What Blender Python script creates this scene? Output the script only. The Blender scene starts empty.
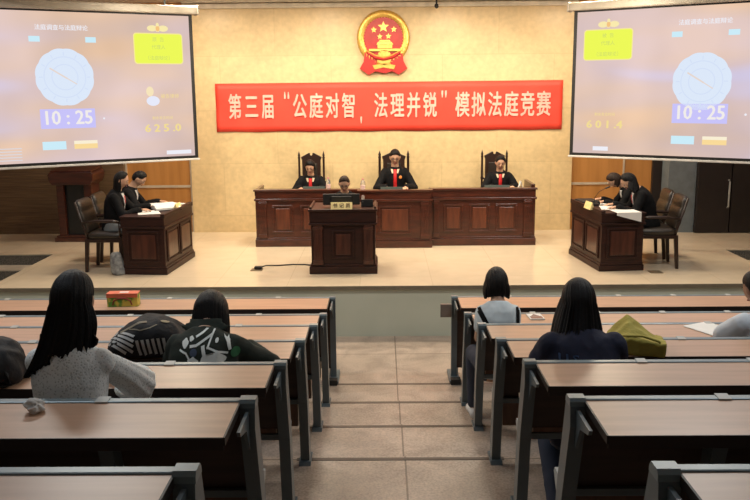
import bpy, bmesh, math, random
from mathutils import Vector, Matrix, noise
random.seed(7)
PI = math.pi
C = bpy.context.scene.collection
S = .5735            # stage height
R = math.radians

# ------------------------------------------------------------------ materials
MATS = {}
def mat(name, col, rough=.5, metal=0, spec=.5, col2=None, scale=8, stretch=(1,1,1), bump=0, bscale=None, emit=0, detail=4, contrast=(.35,.65), coat=0):
    if name in MATS: return MATS[name]
    m = bpy.data.materials.new(name); m.use_nodes = True
    nt = m.node_tree; b = nt.nodes['Principled BSDF']
    b.inputs['Base Color'].default_value = (*col, 1)
    b.inputs['Roughness'].default_value = rough
    b.inputs['Metallic'].default_value = metal
    b.inputs['Specular IOR Level'].default_value = spec
    if coat: b.inputs['Coat Weight'].default_value = coat; b.inputs['Coat Roughness'].default_value = .15
    tc = nt.nodes.new('ShaderNodeTexCoord'); mp = nt.nodes.new('ShaderNodeMapping')
    nt.links.new(tc.outputs['Object'], mp.inputs[0]); mp.inputs['Scale'].default_value = stretch
    nz = nt.nodes.new('ShaderNodeTexNoise'); nz.inputs['Scale'].default_value = scale; nz.inputs['Detail'].default_value = detail
    nt.links.new(mp.outputs[0], nz.inputs['Vector'])
    if col2 is None: col2 = tuple(c*.82 for c in col)
    rp = nt.nodes.new('ShaderNodeValToRGB')
    rp.color_ramp.elements[0].position = contrast[0]; rp.color_ramp.elements[1].position = contrast[1]
    rp.color_ramp.elements[0].color = (*col2, 1); rp.color_ramp.elements[1].color = (*col, 1)
    nt.links.new(nz.outputs['Fac'], rp.inputs[0]); nt.links.new(rp.outputs[0], b.inputs['Base Color'])
    if bump:
        n2 = nt.nodes.new('ShaderNodeTexNoise'); n2.inputs['Scale'].default_value = bscale or scale*3
        nt.links.new(mp.outputs[0], n2.inputs['Vector'])
        bp = nt.nodes.new('ShaderNodeBump'); bp.inputs['Strength'].default_value = bump; bp.inputs['Distance'].default_value = .01
        nt.links.new(n2.outputs['Fac'], bp.inputs['Height']); nt.links.new(bp.outputs[0], b.inputs['Normal'])
    if emit:
        nt.links.new(rp.outputs[0], b.inputs['Emission Color']); b.inputs['Emission Strength'].default_value = emit
    MATS[name] = m
    return m

def emis(name, col, strength=1.0):
    if name in MATS: return MATS[name]
    m = bpy.data.materials.new(name); m.use_nodes = True; nt = m.node_tree
    nt.nodes.remove(nt.nodes['Principled BSDF'])
    e = nt.nodes.new('ShaderNodeEmission'); e.inputs[0].default_value = (*col, 1); e.inputs[1].default_value = strength
    nt.links.new(e.outputs[0], nt.nodes['Material Output'].inputs[0]); MATS[name] = m
    return m

def tile_mat(name, c1, c2, mortar, bw, bh, msize, rough, plane='XY', speck=60, speck_amt=.25, offset=0.0, loc=(0,0,0), bump=0, spec=.5, cloud=1.3):
    """slabs with joints; plane picks the two axes the pattern lies in"""
    m = bpy.data.materials.new(name); m.use_nodes = True; nt = m.node_tree; b = nt.nodes['Principled BSDF']
    tc = nt.nodes.new('ShaderNodeTexCoord'); sx = nt.nodes.new('ShaderNodeSeparateXYZ'); cx = nt.nodes.new('ShaderNodeCombineXYZ')
    nt.links.new(tc.outputs['Object'], sx.inputs[0])
    nt.links.new(sx.outputs['X'], cx.inputs[0]); nt.links.new(sx.outputs['Y' if plane == 'XY' else 'Z'], cx.inputs[1])
    mp = nt.nodes.new('ShaderNodeMapping'); mp.inputs['Location'].default_value = loc; nt.links.new(cx.outputs[0], mp.inputs[0])
    br = nt.nodes.new('ShaderNodeTexBrick'); nt.links.new(mp.outputs[0], br.inputs['Vector'])
    br.offset = offset; br.inputs['Scale'].default_value = 1; br.inputs['Brick Width'].default_value = bw; br.inputs['Row Height'].default_value = bh
    br.inputs['Mortar Size'].default_value = msize; br.inputs['Mortar Smooth'].default_value = .1
    br.inputs['Color1'].default_value = (*c1, 1); br.inputs['Color2'].default_value = (*c2, 1); br.inputs['Mortar'].default_value = (*mortar, 1)
    nz = nt.nodes.new('ShaderNodeTexNoise'); nz.inputs['Scale'].default_value = speck; nz.inputs['Detail'].default_value = 3
    nt.links.new(tc.outputs['Object'], nz.inputs['Vector'])
    n2 = nt.nodes.new('ShaderNodeTexNoise'); n2.inputs['Scale'].default_value = cloud; n2.inputs['Detail'].default_value = 6; n2.inputs['Distortion'].default_value = 1.2
    nt.links.new(tc.outputs['Object'], n2.inputs['Vector'])
    add = nt.nodes.new('ShaderNodeMath'); add.operation = 'ADD'; nt.links.new(nz.outputs['Fac'], add.inputs[0]); nt.links.new(n2.outputs['Fac'], add.inputs[1])
    mr = nt.nodes.new('ShaderNodeMapRange'); mr.inputs['From Min'].default_value = .7; mr.inputs['From Max'].default_value = 1.3
    mr.inputs['To Min'].default_value = 1-speck_amt; mr.inputs['To Max'].default_value = 1+speck_amt*.6
    nt.links.new(add.outputs[0], mr.inputs['Value'])
    vm = nt.nodes.new('ShaderNodeVectorMath'); vm.operation = 'SCALE'
    nt.links.new(br.outputs['Color'], vm.inputs[0]); nt.links.new(mr.outputs[0], vm.inputs['Scale'])
    nt.links.new(vm.outputs[0], b.inputs['Base Color'])
    b.inputs['Roughness'].default_value = rough; b.inputs['Specular IOR Level'].default_value = spec
    if bump:
        bp = nt.nodes.new('ShaderNodeBump'); bp.inputs['Strength'].default_value = bump; bp.inputs['Distance'].default_value = .004
        nt.links.new(br.outputs['Fac'], bp.inputs['Height']); bp.invert = True; nt.links.new(bp.outputs[0], b.inputs['Normal'])
    MATS[name] = m
    return m

M_marble = tile_mat('cream_marble', (.70,.53,.285), (.665,.50,.265), (.62,.465,.245), 1.62, .78, .006, .38, 'XZ', 14, .14, .5, (.83,-.045,0), cloud=2.2)
M_stage = tile_mat('stage_tile', (.75,.62,.45), (.735,.605,.435), (.64,.52,.37), .8, .8, .004, .16, 'XY', 5, .06, 0, (.35,.2,0))
M_granite = tile_mat('aisle_granite', (.40,.32,.255), (.44,.35,.28), (.17,.13,.10), 1.2, .9, .006, .42, 'XY', 75, .42, 0, (-.03,-.205,0), cloud=3)
M_riser = mat('stage_face_paint', (.56,.60,.50), .4, col2=(.53,.57,.47), scale=3)
M_darkstep = mat('dark_speckled_granite', (.16,.15,.13), .4, col2=(.05,.05,.045), scale=60)
M_ceil = mat('ceiling_paint', (.62,.55,.44), .8, col2=(.57,.50,.40), scale=2)
M_cornice = mat('cornice_paint', (.78,.72,.60), .5)
M_hallwall = mat('hall_wall_paint', (.42,.38,.31), .8)
M_panel = mat('veneer_panel', (.50,.235,.065), .4, col2=(.40,.18,.045), scale=3, stretch=(3,1,.3))
M_slat = mat('brown_slat_board', (.16,.10,.05), .55, col2=(.10,.06,.03), scale=5, stretch=(.4,1,9), bump=.6, bscale=7)
M_pillar = mat('blue_grey_pillar', (.18,.22,.245), .6)
M_door = mat('dark_door', (.018,.012,.011), .45)
M_deskwood = mat('red_brown_lacquer', (.080,.018,.009), .28, col2=(.042,.010,.006), scale=5, stretch=(1,1,5), coat=.3)
M_deskpanel = mat('red_brown_panel', (.125,.032,.013), .34, col2=(.075,.018,.008), scale=6, stretch=(4,4,.6), coat=.3)
M_deskdark = mat('dark_brown_lacquer', (.038,.013,.009), .45, spec=.3, col2=(.022,.008,.006), scale=5, stretch=(1,1,5), coat=.05)
M_deskdarkp = mat('dark_brown_panel', (.085,.028,.017), .3, col2=(.045,.015,.010), scale=6, stretch=(4,4,.6), coat=.3)
M_top = mat('beech_laminate', (.56,.345,.225), .34, col2=(.45,.275,.18), scale=4, stretch=(.5,6,1), detail=8, contrast=(.3,.7), spec=.5)
M_edge = mat('dark_edge_band', (.022,.015,.012), .5)
M_back = mat('dark_wood_board', (.060,.033,.022), .5, col2=(.04,.022,.015), scale=5, stretch=(.5,1,5))
M_seat = mat('brown_ply_seat', (.16,.075,.04), .4, col2=(.11,.05,.028), scale=6, stretch=(5,1,1))
M_ply = mat('pale_ply_edge', (.52,.42,.32), .5)
M_steel = mat('grey_blue_steel', (.105,.135,.15), .38, metal=.0, col2=(.095,.122,.135))
M_cap = mat('pale_blue_steel', (.20,.26,.285), .35, metal=.15)
M_plate = mat('pale_grey_bracket', (.48,.50,.48), .45)
M_black = mat('black_rubber', (.012,.012,.012), .6)
M_leather = mat('dark_brown_leather', (.026,.019,.014), .38, bump=.3, bscale=60)
M_chairwood = mat('near_black_wood', (.028,.013,.009), .35)
M_skin = mat('skin', (.56,.33,.215), .5, col2=(.50,.285,.185), scale=20)
M_skin2 = mat('tanned_skin', (.36,.20,.125), .5, col2=(.31,.17,.105), scale=20)
M_hair = mat('black_hair', (.0065,.0052,.005), .5, spec=.25, col2=(.004,.0035,.0035), scale=30, stretch=(6,6,.5), bump=.5, bscale=50)
M_hairb = mat('brown_hair', (.035,.019,.012), .5, spec=.25, col2=(.02,.012,.008), scale=30, stretch=(6,6,.5), bump=.5, bscale=50)
M_robe = mat('black_robe', (.007,.007,.008), .8, spec=.15, bump=.3, bscale=20)
M_red = mat('red_silk', (.60,.02,.02), .5)
M_white = mat('white_cotton', (.72,.72,.70), .8)
M_paper = mat('white_paper', (.80,.79,.75), .7, col2=(.76,.75,.71))
M_gold = mat('gold_relief', (.85,.56,.14), .32, metal=.55, col2=(.75,.46,.10), scale=25)
M_emred = mat('emblem_red', (.50,.025,.02), .35)
M_banner = mat('banner_red', (.84,.065,.035), .6, col2=(.79,.055,.03), scale=2)
M_bantext = mat('banner_lettering', (.84,.52,.43), .6)
M_frame = mat('screen_black_border', (.012,.012,.012), .5)
M_house = mat('screen_housing', (.55,.50,.42), .45)
M_bar = mat('screen_bottom_bar', (.72,.70,.66), .4)
M_eye = mat('eye_white', (.32,.27,.23), .6); M_iris = mat('dark_iris', (.01,.008,.006), .3)
M_lip = mat('lip', (.30,.08,.07), .5)

# ------------------------------------------------------------------ mesh building
class MB:
    def __init__(s): s.bm = bmesh.new(); s.mi = 0
    def face(s, vs):
        try:
            f = s.bm.faces.new(vs); f.material_index = s.mi; return f
        except ValueError: return None
    def box(s, x0, x1, y0, y1, z0, z1, mtx=None):
        P = [(x0,y0,z0),(x1,y0,z0),(x1,y1,z0),(x0,y1,z0),(x0,y0,z1),(x1,y0,z1),(x1,y1,z1),(x0,y1,z1)]
        v = [s.bm.verts.new(mtx @ Vector(p) if mtx else p) for p in P]
        for q in ((0,3,2,1),(4,5,6,7),(0,1,5,4),(1,2,6,5),(2,3,7,6),(3,0,4,7)): s.face([v[i] for i in q])
        return s
    def prism(s, pts, d0, d1, axis='x'):
        """pts polygon in the other two axes, extruded d0..d1 along axis"""
        def P(a, b, d): return {'x': (d,a,b), 'y': (a,d,b), 'z': (a,b,d)}[axis]
        A = [s.bm.verts.new(P(a,b,d0)) for a,b in pts]; B = [s.bm.verts.new(P(a,b,d1)) for a,b in pts]
        n = len(pts); s.face(A[::-1]); s.face(B)
        for i in range(n): s.face([A[i], A[(i+1)%n], B[(i+1)%n], B[i]])
        return s
    def rings(s, rs, cap=True):
        V = [[s.bm.verts.new(p) for p in r] for r in rs]; n = len(V[0])
        for a, b in zip(V, V[1:]):
            for i in range(n): s.face([a[i], a[(i+1)%n], b[(i+1)%n], b[i]])
        if cap: s.face(V[0][::-1]); s.face(V[-1])
        return s
    def loft(s, secs, n=24, power=1.0):
        """secs: (centre, axis u, axis v) each ring = c + cos*u + sin*v"""
        rs = []
        for c, u, v in secs:
            r = []
            for i in range(n):
                a = 2*PI*i/n; ca, sa = math.cos(a), math.sin(a)
                if power != 1: ca = math.copysign(abs(ca)**power, ca); sa = math.copysign(abs(sa)**power, sa)
                r.append(Vector(c)+Vector(u)*ca+Vector(v)*sa)
            rs.append(r)
        return s.rings(rs)
    def tube(s, pts, rad, n=8):
        pts = [Vector(p) for p in pts]; rs = []
        for i, p in enumerate(pts):
            d = (pts[min(i+1,len(pts)-1)]-pts[max(i-1,0)]).normalized()
            ref = Vector((0,0,1)) if abs(d.z) < .9 else Vector((0,1,0))
            u = d.cross(ref).normalized(); v = d.cross(u)
            r = rad[i] if isinstance(rad, (list,tuple)) else rad
            rs.append([p+u*r*math.cos(2*PI*k/n)+v*r*math.sin(2*PI*k/n) for k in range(n)])
        return s.rings(rs)
    def capsule(s, a, b, ra, rb, n=14):
        a, b = Vector(a), Vector(b); d = (b-a); L = d.length
        if L < 1e-5: return s
        d /= L; pts = []; rr = []
        for t in (-1,-.8,-.5,0): pts.append(a+d*ra*t); rr.append(max(ra*math.sqrt(max(0,1-t*t)), .0008))
        for t in (0,.5,.8,1): pts.append(b+d*rb*t); rr.append(max(rb*math.sqrt(max(0,1-t*t)), .0008))
        ref = Vector((0,0,1)) if abs(d.z) < .9 else Vector((0,1,0)); u = d.cross(ref).normalized(); v = d.cross(u)
        return s.rings([[p+u*r*math.cos(2*PI*k/n)+v*r*math.sin(2*PI*k/n) for k in range(n)] for p, r in zip(pts, rr)])
    def ball(s, c, rx, ry, rz, n=16, m=10, mtx=None):
        rs = []
        for j in range(m+1):
            t = PI*j/m; st = max(math.sin(t), .01)
            ring = [Vector((rx*st*math.cos(2*PI*i/n), ry*st*math.sin(2*PI*i/n), -rz*math.cos(t))) for i in range(n)]
            rs.append([Vector(c)+(mtx @ p if mtx else p) for p in ring])
        return s.rings(rs)
    def lathe(s, prof, c=(0,0), n=20):
        return s.rings([[(c[0]+r*math.cos(2*PI*i/n), c[1]+r*math.sin(2*PI*i/n), z) for i in range(n)] for r, z in prof])
    def xf(s, m): bmesh.ops.transform(s.bm, matrix=m, verts=s.bm.verts); return s
    def mesh(s, name):
        bmesh.ops.recalc_face_normals(s.bm, faces=s.bm.faces)
        me = bpy.data.meshes.new(name); s.bm.to_mesh(me); s.bm.free(); return me
    def build(s, name, m, parent=None, smooth=False, bevel=0):
        me = s.mesh(name)
        for x in (m if isinstance(m, (list,tuple)) else [m]): me.materials.append(x)
        o = bpy.data.objects.new(name, me); C.objects.link(o)
        if parent: o.parent = parent
        if smooth: 
            for p in me.polygons: p.use_smooth = True
        if bevel:
            b = o.modifiers.new('bevel', 'BEVEL'); b.width = bevel; b.segments = 2; b.limit_method = 'ANGLE'
        return o

def tag(o, label, cat, group=None, kind=None):
    o['label'] = label; o['category'] = cat
    if group: o['group'] = group
    if kind: o['kind'] = kind
    return o
def thing(name, label, cat, loc=(0,0,0), rz=0, group=None):
    o = bpy.data.objects.new(name, None); C.objects.link(o); o.empty_display_size = .1
    o.location = loc; o.rotation_euler = (0,0,rz); return tag(o, label, cat, group)
def struct(o): o['kind'] = 'structure'; return o
def part(o, parent): 
    c = o.copy(); C.objects.link(c); c.parent = parent; return c

def evalmesh(o):
    dg = bpy.context.evaluated_depsgraph_get(); dg.update()
    me = bpy.data.meshes.new_from_object(o.evaluated_get(dg)); old = o.data
    o.modifiers.clear(); o.data = me
    if old.users == 0: bpy.data.meshes.remove(old) if isinstance(old, bpy.types.Mesh) else None
    return o
def remesh(o, voxel=.008, it=3, wrinkle=0, wscale=14, seed=0):
    r = o.modifiers.new('r', 'REMESH'); r.mode = 'VOXEL'; r.voxel_size = voxel
    sm = o.modifiers.new('s', 'SMOOTH'); sm.iterations = it; sm.factor = .5
    ms = list(o.data.materials); evalmesh(o)
    if not o.data.materials:
        for m in ms: o.data.materials.append(m)
    me = o.data
    if wrinkle:
        off = Vector((seed*3.1, seed*1.7, 0))
        ns = [v.normal.copy() for v in me.vertices]
        for v, nn in zip(me.vertices, ns):
            q = v.co*wscale; q.z *= .6
            v.co += nn*wrinkle*(1-2*abs(noise.noise(q+off)))
    for p in me.polygons: p.use_smooth = True
    return o

def text(s, size, name, m, parent, origin, xdir, zdir, bold=.0, wide=1.0, tall=1.0, align='CENTER', ext=.002):
    cu = bpy.data.curves.new(name, 'FONT'); cu.body = s; cu.size = size; cu.align_x = align; cu.align_y = 'CENTER'; cu.extrude = ext; cu.offset = 0; cu.resolution_u = 2
    o = bpy.data.objects.new(name, cu); C.objects.link(o)
    dg = bpy.context.evaluated_depsgraph_get(); dg.update()
    me = bpy.data.meshes.new_from_object(o.evaluated_get(dg)); bpy.data.objects.remove(o); bpy.data.curves.remove(cu)
    X = Vector(xdir).normalized()*wide; Z = Vector(zdir).normalized()*tall; N = X.cross(Z).normalized()
    mt = Matrix(((X.x, Z.x, N.x, origin[0]), (X.y, Z.y, N.y, origin[1]), (X.z, Z.z, N.z, origin[2]), (0,0,0,1)))
    if bold:
        b0 = bmesh.new(); b0.from_mesh(me); src = b0.copy()
        base = bpy.data.meshes.new('tmp'); src.to_mesh(base); b0.clear()
        for q_, (dx, dz) in enumerate(((0,0),(bold,0),(-bold,0),(0,bold*.6),(0,-bold*.6))):
            n0 = len(b0.verts); b0.from_mesh(base); b0.verts.ensure_lookup_table()
            for v in b0.verts[n0:]: v.co.x += dx; v.co.y += dz; v.co.z += q_*.0004*(1 if size < .25 else 2)
        b0.to_mesh(me); b0.free(); src.free(); bpy.data.meshes.remove(base)
    me.transform(mt); me.materials.clear(); me.materials.append(m)
    t = bpy.data.objects.new(name, me); C.objects.link(t); t.parent = parent
    return t

# ------------------------------------------------------------------ setting
XW = 6.3
# stepped floor: tread k carries desk row k
def row_y(k): return 7.57 if k == 1 else 1.854+(7-k)*.9
mb = MB(); edges = [8.94]+[row_y(k)+.19 for k in range(2,8)]+[-3.0]
for i in range(7):
    z = .17*i; mb.box(-XW, XW, edges[i+1], edges[i], -.2, z)
struct(mb.build('floor', M_granite))
mb = MB()
for i in range(1,7): mb.box(-.62, .62, edges[i]-.055, edges[i]-.02, .17*i-.002, .17*i+.0025)
mb.box(-.62,.62,7.39,7.425,-.002,.0025)
struct(mb.build('trim_1', mat('dark_nosing_groove', (.13,.095,.07), .6)))
# stage platform with stair openings at both sides
XL, XR, YS = -4.45, 4.40, 10.88
mb = MB(); mb.box(XL, XR, 8.94, 13.2, 0, S-.012); mb.box(-XW, XL, YS, 13.2, 0, S-.012); mb.box(XR, XW, YS, 13.2, 0, S-.012)
struct(mb.build('trim_2', M_riser))
mb = MB(); mb.box(XL-.0, XR, 8.925, 13.2, S-.012, S); mb.box(-XW, XL, YS-.01, 13.2, S-.012, S); mb.box(XR, XW, YS-.01, 13.2, S-.012, S)
st = mb.build('floor_stage', M_stage); struct(st)
mb = MB(); mb.box(XL, XR, 8.915, 8.925, S-.04, S+.001)
struct(mb.build('trim_3', mat('dark_stage_nosing', (.20,.17,.12), .5)))
M_trd = mat('stair_tread_stone', (.55,.48,.38), .4)
n = 0
for sx0, sx1 in ((-XW, XL), (XR, XW)):
    t = bpy.data.objects.new('stairs', None); C.objects.link(t); struct(t)
    a = MB(); b = MB()
    for i in range(1,4):
        z = S*(1-i/4); y1 = YS-(i-1)*.3; a.box(sx0, sx1, y1-.3, y1, 0, z-.02); b.box(sx0, sx1, y1-.32, y1, z-.02, z)
        a.box(sx0, sx1, y1-.012, y1-.002, z, z+S/4-.021)
    a.build('riser', M_darkstep, t); b.build('tread', M_trd, t)
# back wall: marble centre, veneer and slat boards at the sides
struct(MB().box(-2.94, 2.72, 12.5, 12.9, S, 4.3).build('wall_back', M_marble))
mb = MB(); mb.box(-3.92, -2.94, 12.56, 12.9, S, 4.3); mb.box(2.72, 3.92, 12.56, 12.9, S, 4.3)
struct(mb.build('wall_back_veneer', M_panel))
mb = MB()
mb.box(-3.92, -2.94, 12.545, 12.56, 1.25, 1.285); mb.box(-3.94, -3.915, 12.54, 12.56, S, 4.3); mb.box(-2.97,-2.94,12.53,12.56,S,4.3)
mb.box(2.72, 3.50, 12.545, 12.56, 1.25, 1.285); mb.box(3.49, 3.515, 12.54, 12.56, S, 4.3)
struct(mb.build('trim_4', mat('pale_metal_strip', (.55,.47,.36), .4)))
mb = MB(); mb.box(-XW, -3.94, 12.45, 12.9, S, 4.3)
struct(mb.build('wall_back_boards', M_slat))
mb = MB(); mb.box(3.92, 4.08, 12.5, 12.9, S, 4.3); mb.box(5.35, XW, 12.3, 12.9, S, 4.3)
struct(mb.build('wall_back_dark', M_door))
struct(MB().box(4.06, 4.46, 12.2, 12.9, S, 4.3).build('trim_5', M_pillar))
d = bpy.data.objects.new('door_1', None); C.objects.link(d); struct(d)
MB().box(4.46, 4.94, 12.12, 12.18, S+.01, 2.7).build('door_leaf', M_door, d, bevel=.004)
MB().box(4.955, 5.35, 12.12, 12.18, S+.01, 2.7).build('door_leaf', M_door, d, bevel=.004)
MB().tube([(4.90,12.11,.95),(4.90,12.07,.97),(4.90,12.07,1.33),(4.90,12.11,1.35)], .012).build('door_handle', M_plate, d, smooth=True)
MB().box(4.46,5.35,12.18,12.3,2.7,4.3).build('transom', M_door, d)
struct(MB().box(-XW-.2, -XW, -3.2, 13, -.2, 4.5).build('wall_left', M_hallwall))
struct(MB().box(XW, XW+.2, -3.2, 13, -.2, 4.5).build('wall_right', M_hallwall))
struct(MB().box(-XW, XW, -3.2, -3.0, -.2, 4.5).build('wall_rear', M_hallwall))
struct(MB().box(-XW, XW, 12.9, 13.0, 0, 4.5).build('wall_behind_stage', M_hallwall))
struct(MB().box(-XW-.2, XW+.2, -3.2, 13, 4.42, 4.6).build('ceiling', M_ceil))
struct(MB().box(-XW, XW, 9.2, 12.9, 3.93, 4.0).build('ceiling_stage', M_ceil))
struct(MB().box(-XW, XW, 9.0, 9.2, 3.93, 4.42).build('trim_6', M_cornice))
mb = MB(); mb.box(-2.94, 2.72, 12.40, 12.5, 3.83, 3.89); mb.box(-2.94, 2.72, 12.34, 12.5, 3.905, 3.93)
struct(mb.build('trim_7', M_cornice))

# ------------------------------------------------------------------ banner, emblem, small camera
t = thing('banner', 'long red cloth banner with white Chinese lettering on marble wall', 'banner', (0,12.4985,0))
rs = []; NX = 90
mb = MB(); grid = []
for j in range(9):
    rw = []
    for i in range(NX+1):
        u = i/NX; v = j/8
        x = -2.53+5.075*u; z = 2.075+(.700+.012*u-.0)*v + (.004*math.sin(u*40) if j == 0 else 0)
        y = -.012-.006*noise.noise(Vector((u*26, v*2.2, 1)))-.008*max(0, 1-abs(u-.0)*22)*math.sin((v+u*6)*9)-.010*max(0, 1-abs(u-1)*14)*abs(math.sin((v-u*8)*7))
        rw.append(mb.bm.verts.new((x, y, z)))
    grid.append(rw)
for j in range(8):
    for i in range(NX): mb.face([grid[j][i], grid[j][i+1], grid[j+1][i+1], grid[j+1][i]])
o = mb.build('cloth', M_banner, t, smooth=True)
sd = o.modifiers.new('s','SOLIDIFY'); sd.thickness = .003
# each character at its own place, px measured along the banner
def bx(px): return -2.53+5.075*(px-215.6)/(562-215.6)
chars = [('第',235.0,13.5),('三',251.6,14),('届',268,13),('“',286.8,7),('公',299.8,14.5),('庭',316.2,14),('对',332.4,14),('智',348.8,14),('，',361.2,8),
         ('法',381,14),('理',397.3,14),('并',413.6,14),('锐',429.9,14),('”',444,7),('模',462.3,14.5),('拟',478.5,14.5),('法',494.8,14.5),('庭',511,14.5),('竞',527.2,14.5),('赛',543.2,14.5)]
for ch, px, w in chars:
    if ch in '“”，':
        # quotation marks and comma: two (one) slanted drops
        q = MB(); xs = (-.026,.026) if ch != '，' else (0,); zc = 2.60 if ch != '，' else 2.235
        for dx in xs:
            sg = 1 if ch == '“' else -1
            cx_ = bx(px)+dx
            pts = [(-.012*sg,-.05*sg),(.012*sg,-.05*sg),(.016*sg,-.018*sg),(.006*sg,.05*sg),(-.002*sg,.05*sg),(-.010*sg,0)]
            q.prism([(cx_+a, zc+b) for a,b in (pts if sg > 0 else pts[::-1])], -.031, -.027, 'y')
        q.build('letter', M_bantext, t)
    else:
        u = (px-215.6)/346.4
        text(ch, .30, 'letter', M_bantext, t, (bx(px), -.029, 2.415+.006*u), (1,0,0), (0,0,1), bold=.0075, wide=.69*w/14, tall=1.27)

t = thing('national_emblem', 'round gold and red emblem with five stars high on marble wall', 'emblem', (-.065,12.4985,3.40))
def disc(r0, n=48): return [(r0*math.cos(2*PI*i/n), r0*math.sin(2*PI*i/n)) for i in range(n)]
# wreath ring with grain relief
mb = MB(); rs = []
NR = 120
for k in range(9):
    a = PI*k/8; r = .328+.052*math.cos(a); h = .03+.035*math.sin(a)
    ring = []
    for i in range(NR):
        th = 2*PI*i/NR; rr = r*(1+.012*math.sin(th*44+k)); hh = h*(1+.22*math.sin(th*44+k*1.6))
        ring.append((rr*math.cos(th), -hh, rr*math.sin(th)*1.03))
    rs.append(ring)
rs.append([(x, 0, z) for x,_,z in rs[-1]])
mb.rings(rs, cap=False); mb.build('wheat_wreath', M_gold, t, smooth=True)
MB().prism([(a, b*1.03) for a,b in disc(.285)], -.045, -.001, 'y').build('disc', M_emred, t)
def star(mb, cx, cz, r, rot=0, y=-.06):
    pts = []
    for i in range(10):
        a = PI/2+i*PI/5+rot; rr = r if i%2 == 0 else r*.42; pts.append((cx+rr*math.cos(a), cz+rr*math.sin(a)))
    mb.prism(pts, y, -.04, 'y')
for cx, cz, r in ((0,.155,.082),(-.138,.115,.045),(.150,.12,.045),(-.052,.02,.043),(.072,.025,.043)):
    mb = MB(); star(mb, cx, cz, r, 0); mb.build('star', M_gold, t)
mb = MB()
mb.box(-.085,.125,-.075,-.04,-.145,-.095); mb.prism([(-.10,-.092),(.14,-.092),(.115,-.055),(-.08,-.055)], -.08,-.04,'y'); mb.prism([(-.07,-.05),(.105,-.05),(.085,-.028),(-.05,-.028)], -.078,-.04,'y')
mb.box(-.21,.25,-.085,-.04,-.185,-.152)
for i in range(6): mb.box(-.08+.036*i, -.068+.036*i, -.08, -.04, -.145, -.095)
mb.build('gate_tower', M_gold, t)
mb = MB()
for i in range(14):
    a = 2*PI*i/14; mb.box(-.018,.018,-.085,-.03,.075,.105, Matrix.Translation((.01,0,-.275)) @ Matrix.Rotation(a,4,'Y'))
mb.prism([(.01+x, -.275+z) for x,z in disc(.085,28)], -.08,-.03,'y'); mb.build('gear', M_gold, t)
mb = MB()
for sg in (-1,1):
    mb.prism([(sg*.09,-.30),(sg*.27,-.20),(sg*.29,-.33),(sg*.345,-.43),(sg*.22,-.52),(sg*.12,-.47)], -.07,-.01,'y')
mb.prism([(-.12,-.47),(-.12,-.40),(0,-.37),(.12,-.40),(.12,-.47),(.02,-.50)], -.075,-.01,'y')
# swags
mb.tube([(-.24,-.07,-.20),(-.12,-.09,-.27),(0,-.09,-.30),(.12,-.09,-.27),(.24,-.07,-.20)], [.02,.028,.02,.028,.02])
mb.build('ribbon', M_emred, t, bevel=.004)
mb = MB(); mb.prism([(-.16,-.385),(-.02,-.36),(.04,-.36),(.17,-.385),(.15,-.44),(.0,-.415),(-.13,-.44)], -.085,-.07,'y')
mb.tube([(-.25,-.07,-.18),(-.12,-.10,-.245),(0,-.105,-.275),(.12,-.10,-.245),(.25,-.07,-.18)], .012); mb.build('ribbon_trim', M_gold, t)

t = thing('ceiling_camera', 'tiny dark camera hanging from the ceiling right of the emblem', 'camera', (.68,12.2,3.93))
MB().box(-.012,.012,-.012,.012,-.09,0).build('stem', M_black, t); MB().ball((0,0,-.115),.03,.03,.035).build('lens_housing', M_black, t, smooth=True)

# ------------------------------------------------------------------ screens
def screen_mat():
    m = bpy.data.materials.new('projected_picture'); m.use_nodes = True; nt = m.node_tree; N = nt.nodes; Lk = nt.links
    N.remove(N['Principled BSDF'])
    tc = N.new('ShaderNodeTexCoord'); sp = N.new('ShaderNodeSeparateXYZ'); Lk.new(tc.outputs['Object'], sp.inputs[0])
    mp = N.new('ShaderNodeMapping'); mp.inputs['Scale'].default_value = (.30,1,1.7); mp.inputs['Rotation'].default_value = (0,.10,0); Lk.new(tc.outputs['Object'], mp.inputs[0])
    nz = N.new('ShaderNodeTexNoise'); nz.inputs['Scale'].default_value = 1.2; nz.inputs['Detail'].default_value = 1; nz.inputs['Distortion'].default_value = .1; Lk.new(mp.outputs[0], nz.inputs['Vector'])
    rp = N.new('ShaderNodeValToRGB'); cr = rp.color_ramp
    cr.elements[0].position = .28; cr.elements[0].color = (.80,.55,.38,1); cr.elements[1].position = .74; cr.elements[1].color = (.62,.60,.86,1)
    e = cr.elements.new(.42); e.color = (.72,.53,.44,1); e = cr.elements.new(.56); e.color = (.68,.53,.53,1)
    Lk.new(nz.outputs['Fac'], rp.inputs[0])
    n2 = N.new('ShaderNodeTexNoise'); n2.inputs['Scale'].default_value = .8; Lk.new(tc.outputs['Object'], n2.inputs['Vector'])
    mr = N.new('ShaderNodeMapRange'); mr.inputs['From Min'].default_value = .35; mr.inputs['From Max'].default_value = .65; mr.inputs['To Min'].default_value = .93; mr.inputs['To Max'].default_value = 1.16
    Lk.new(n2.outputs['Fac'], mr.inputs['Value'])
    em = N.new('ShaderNodeEmission'); Lk.new(rp.outputs[0], em.inputs[0]); Lk.new(mr.outputs[0], em.inputs[1])
    Lk.new(em.outputs[0], N['Material Output'].inputs[0])
    return m
M_pic = screen_mat()
E_white = emis('light_clock', (.72,.81,.95), 1.0); E_ring = emis('clock_line', (.66,.75,.93), 1.0)
E_yel = emis('light_yellow_box', (.85,.95,.10), 1.0); E_yel2 = emis('light_yellow_edge', (.95,.85,.30), 1.0)
E_lav = emis('light_lavender', (.58,.55,.95), 1.0); E_dig = emis('light_digits', (.88,.84,.82), 1.0); E_digy = emis('yellow_digits', (.90,.72,.30), 1.0)
E_cyan = emis('light_cyan', (.60,.84,.94), 1.0); E_or = emis('light_orange', (.95,.70,.32), 1.0); E_cream = emis('light_cream', (.95,.86,.66), 1.0)
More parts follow.
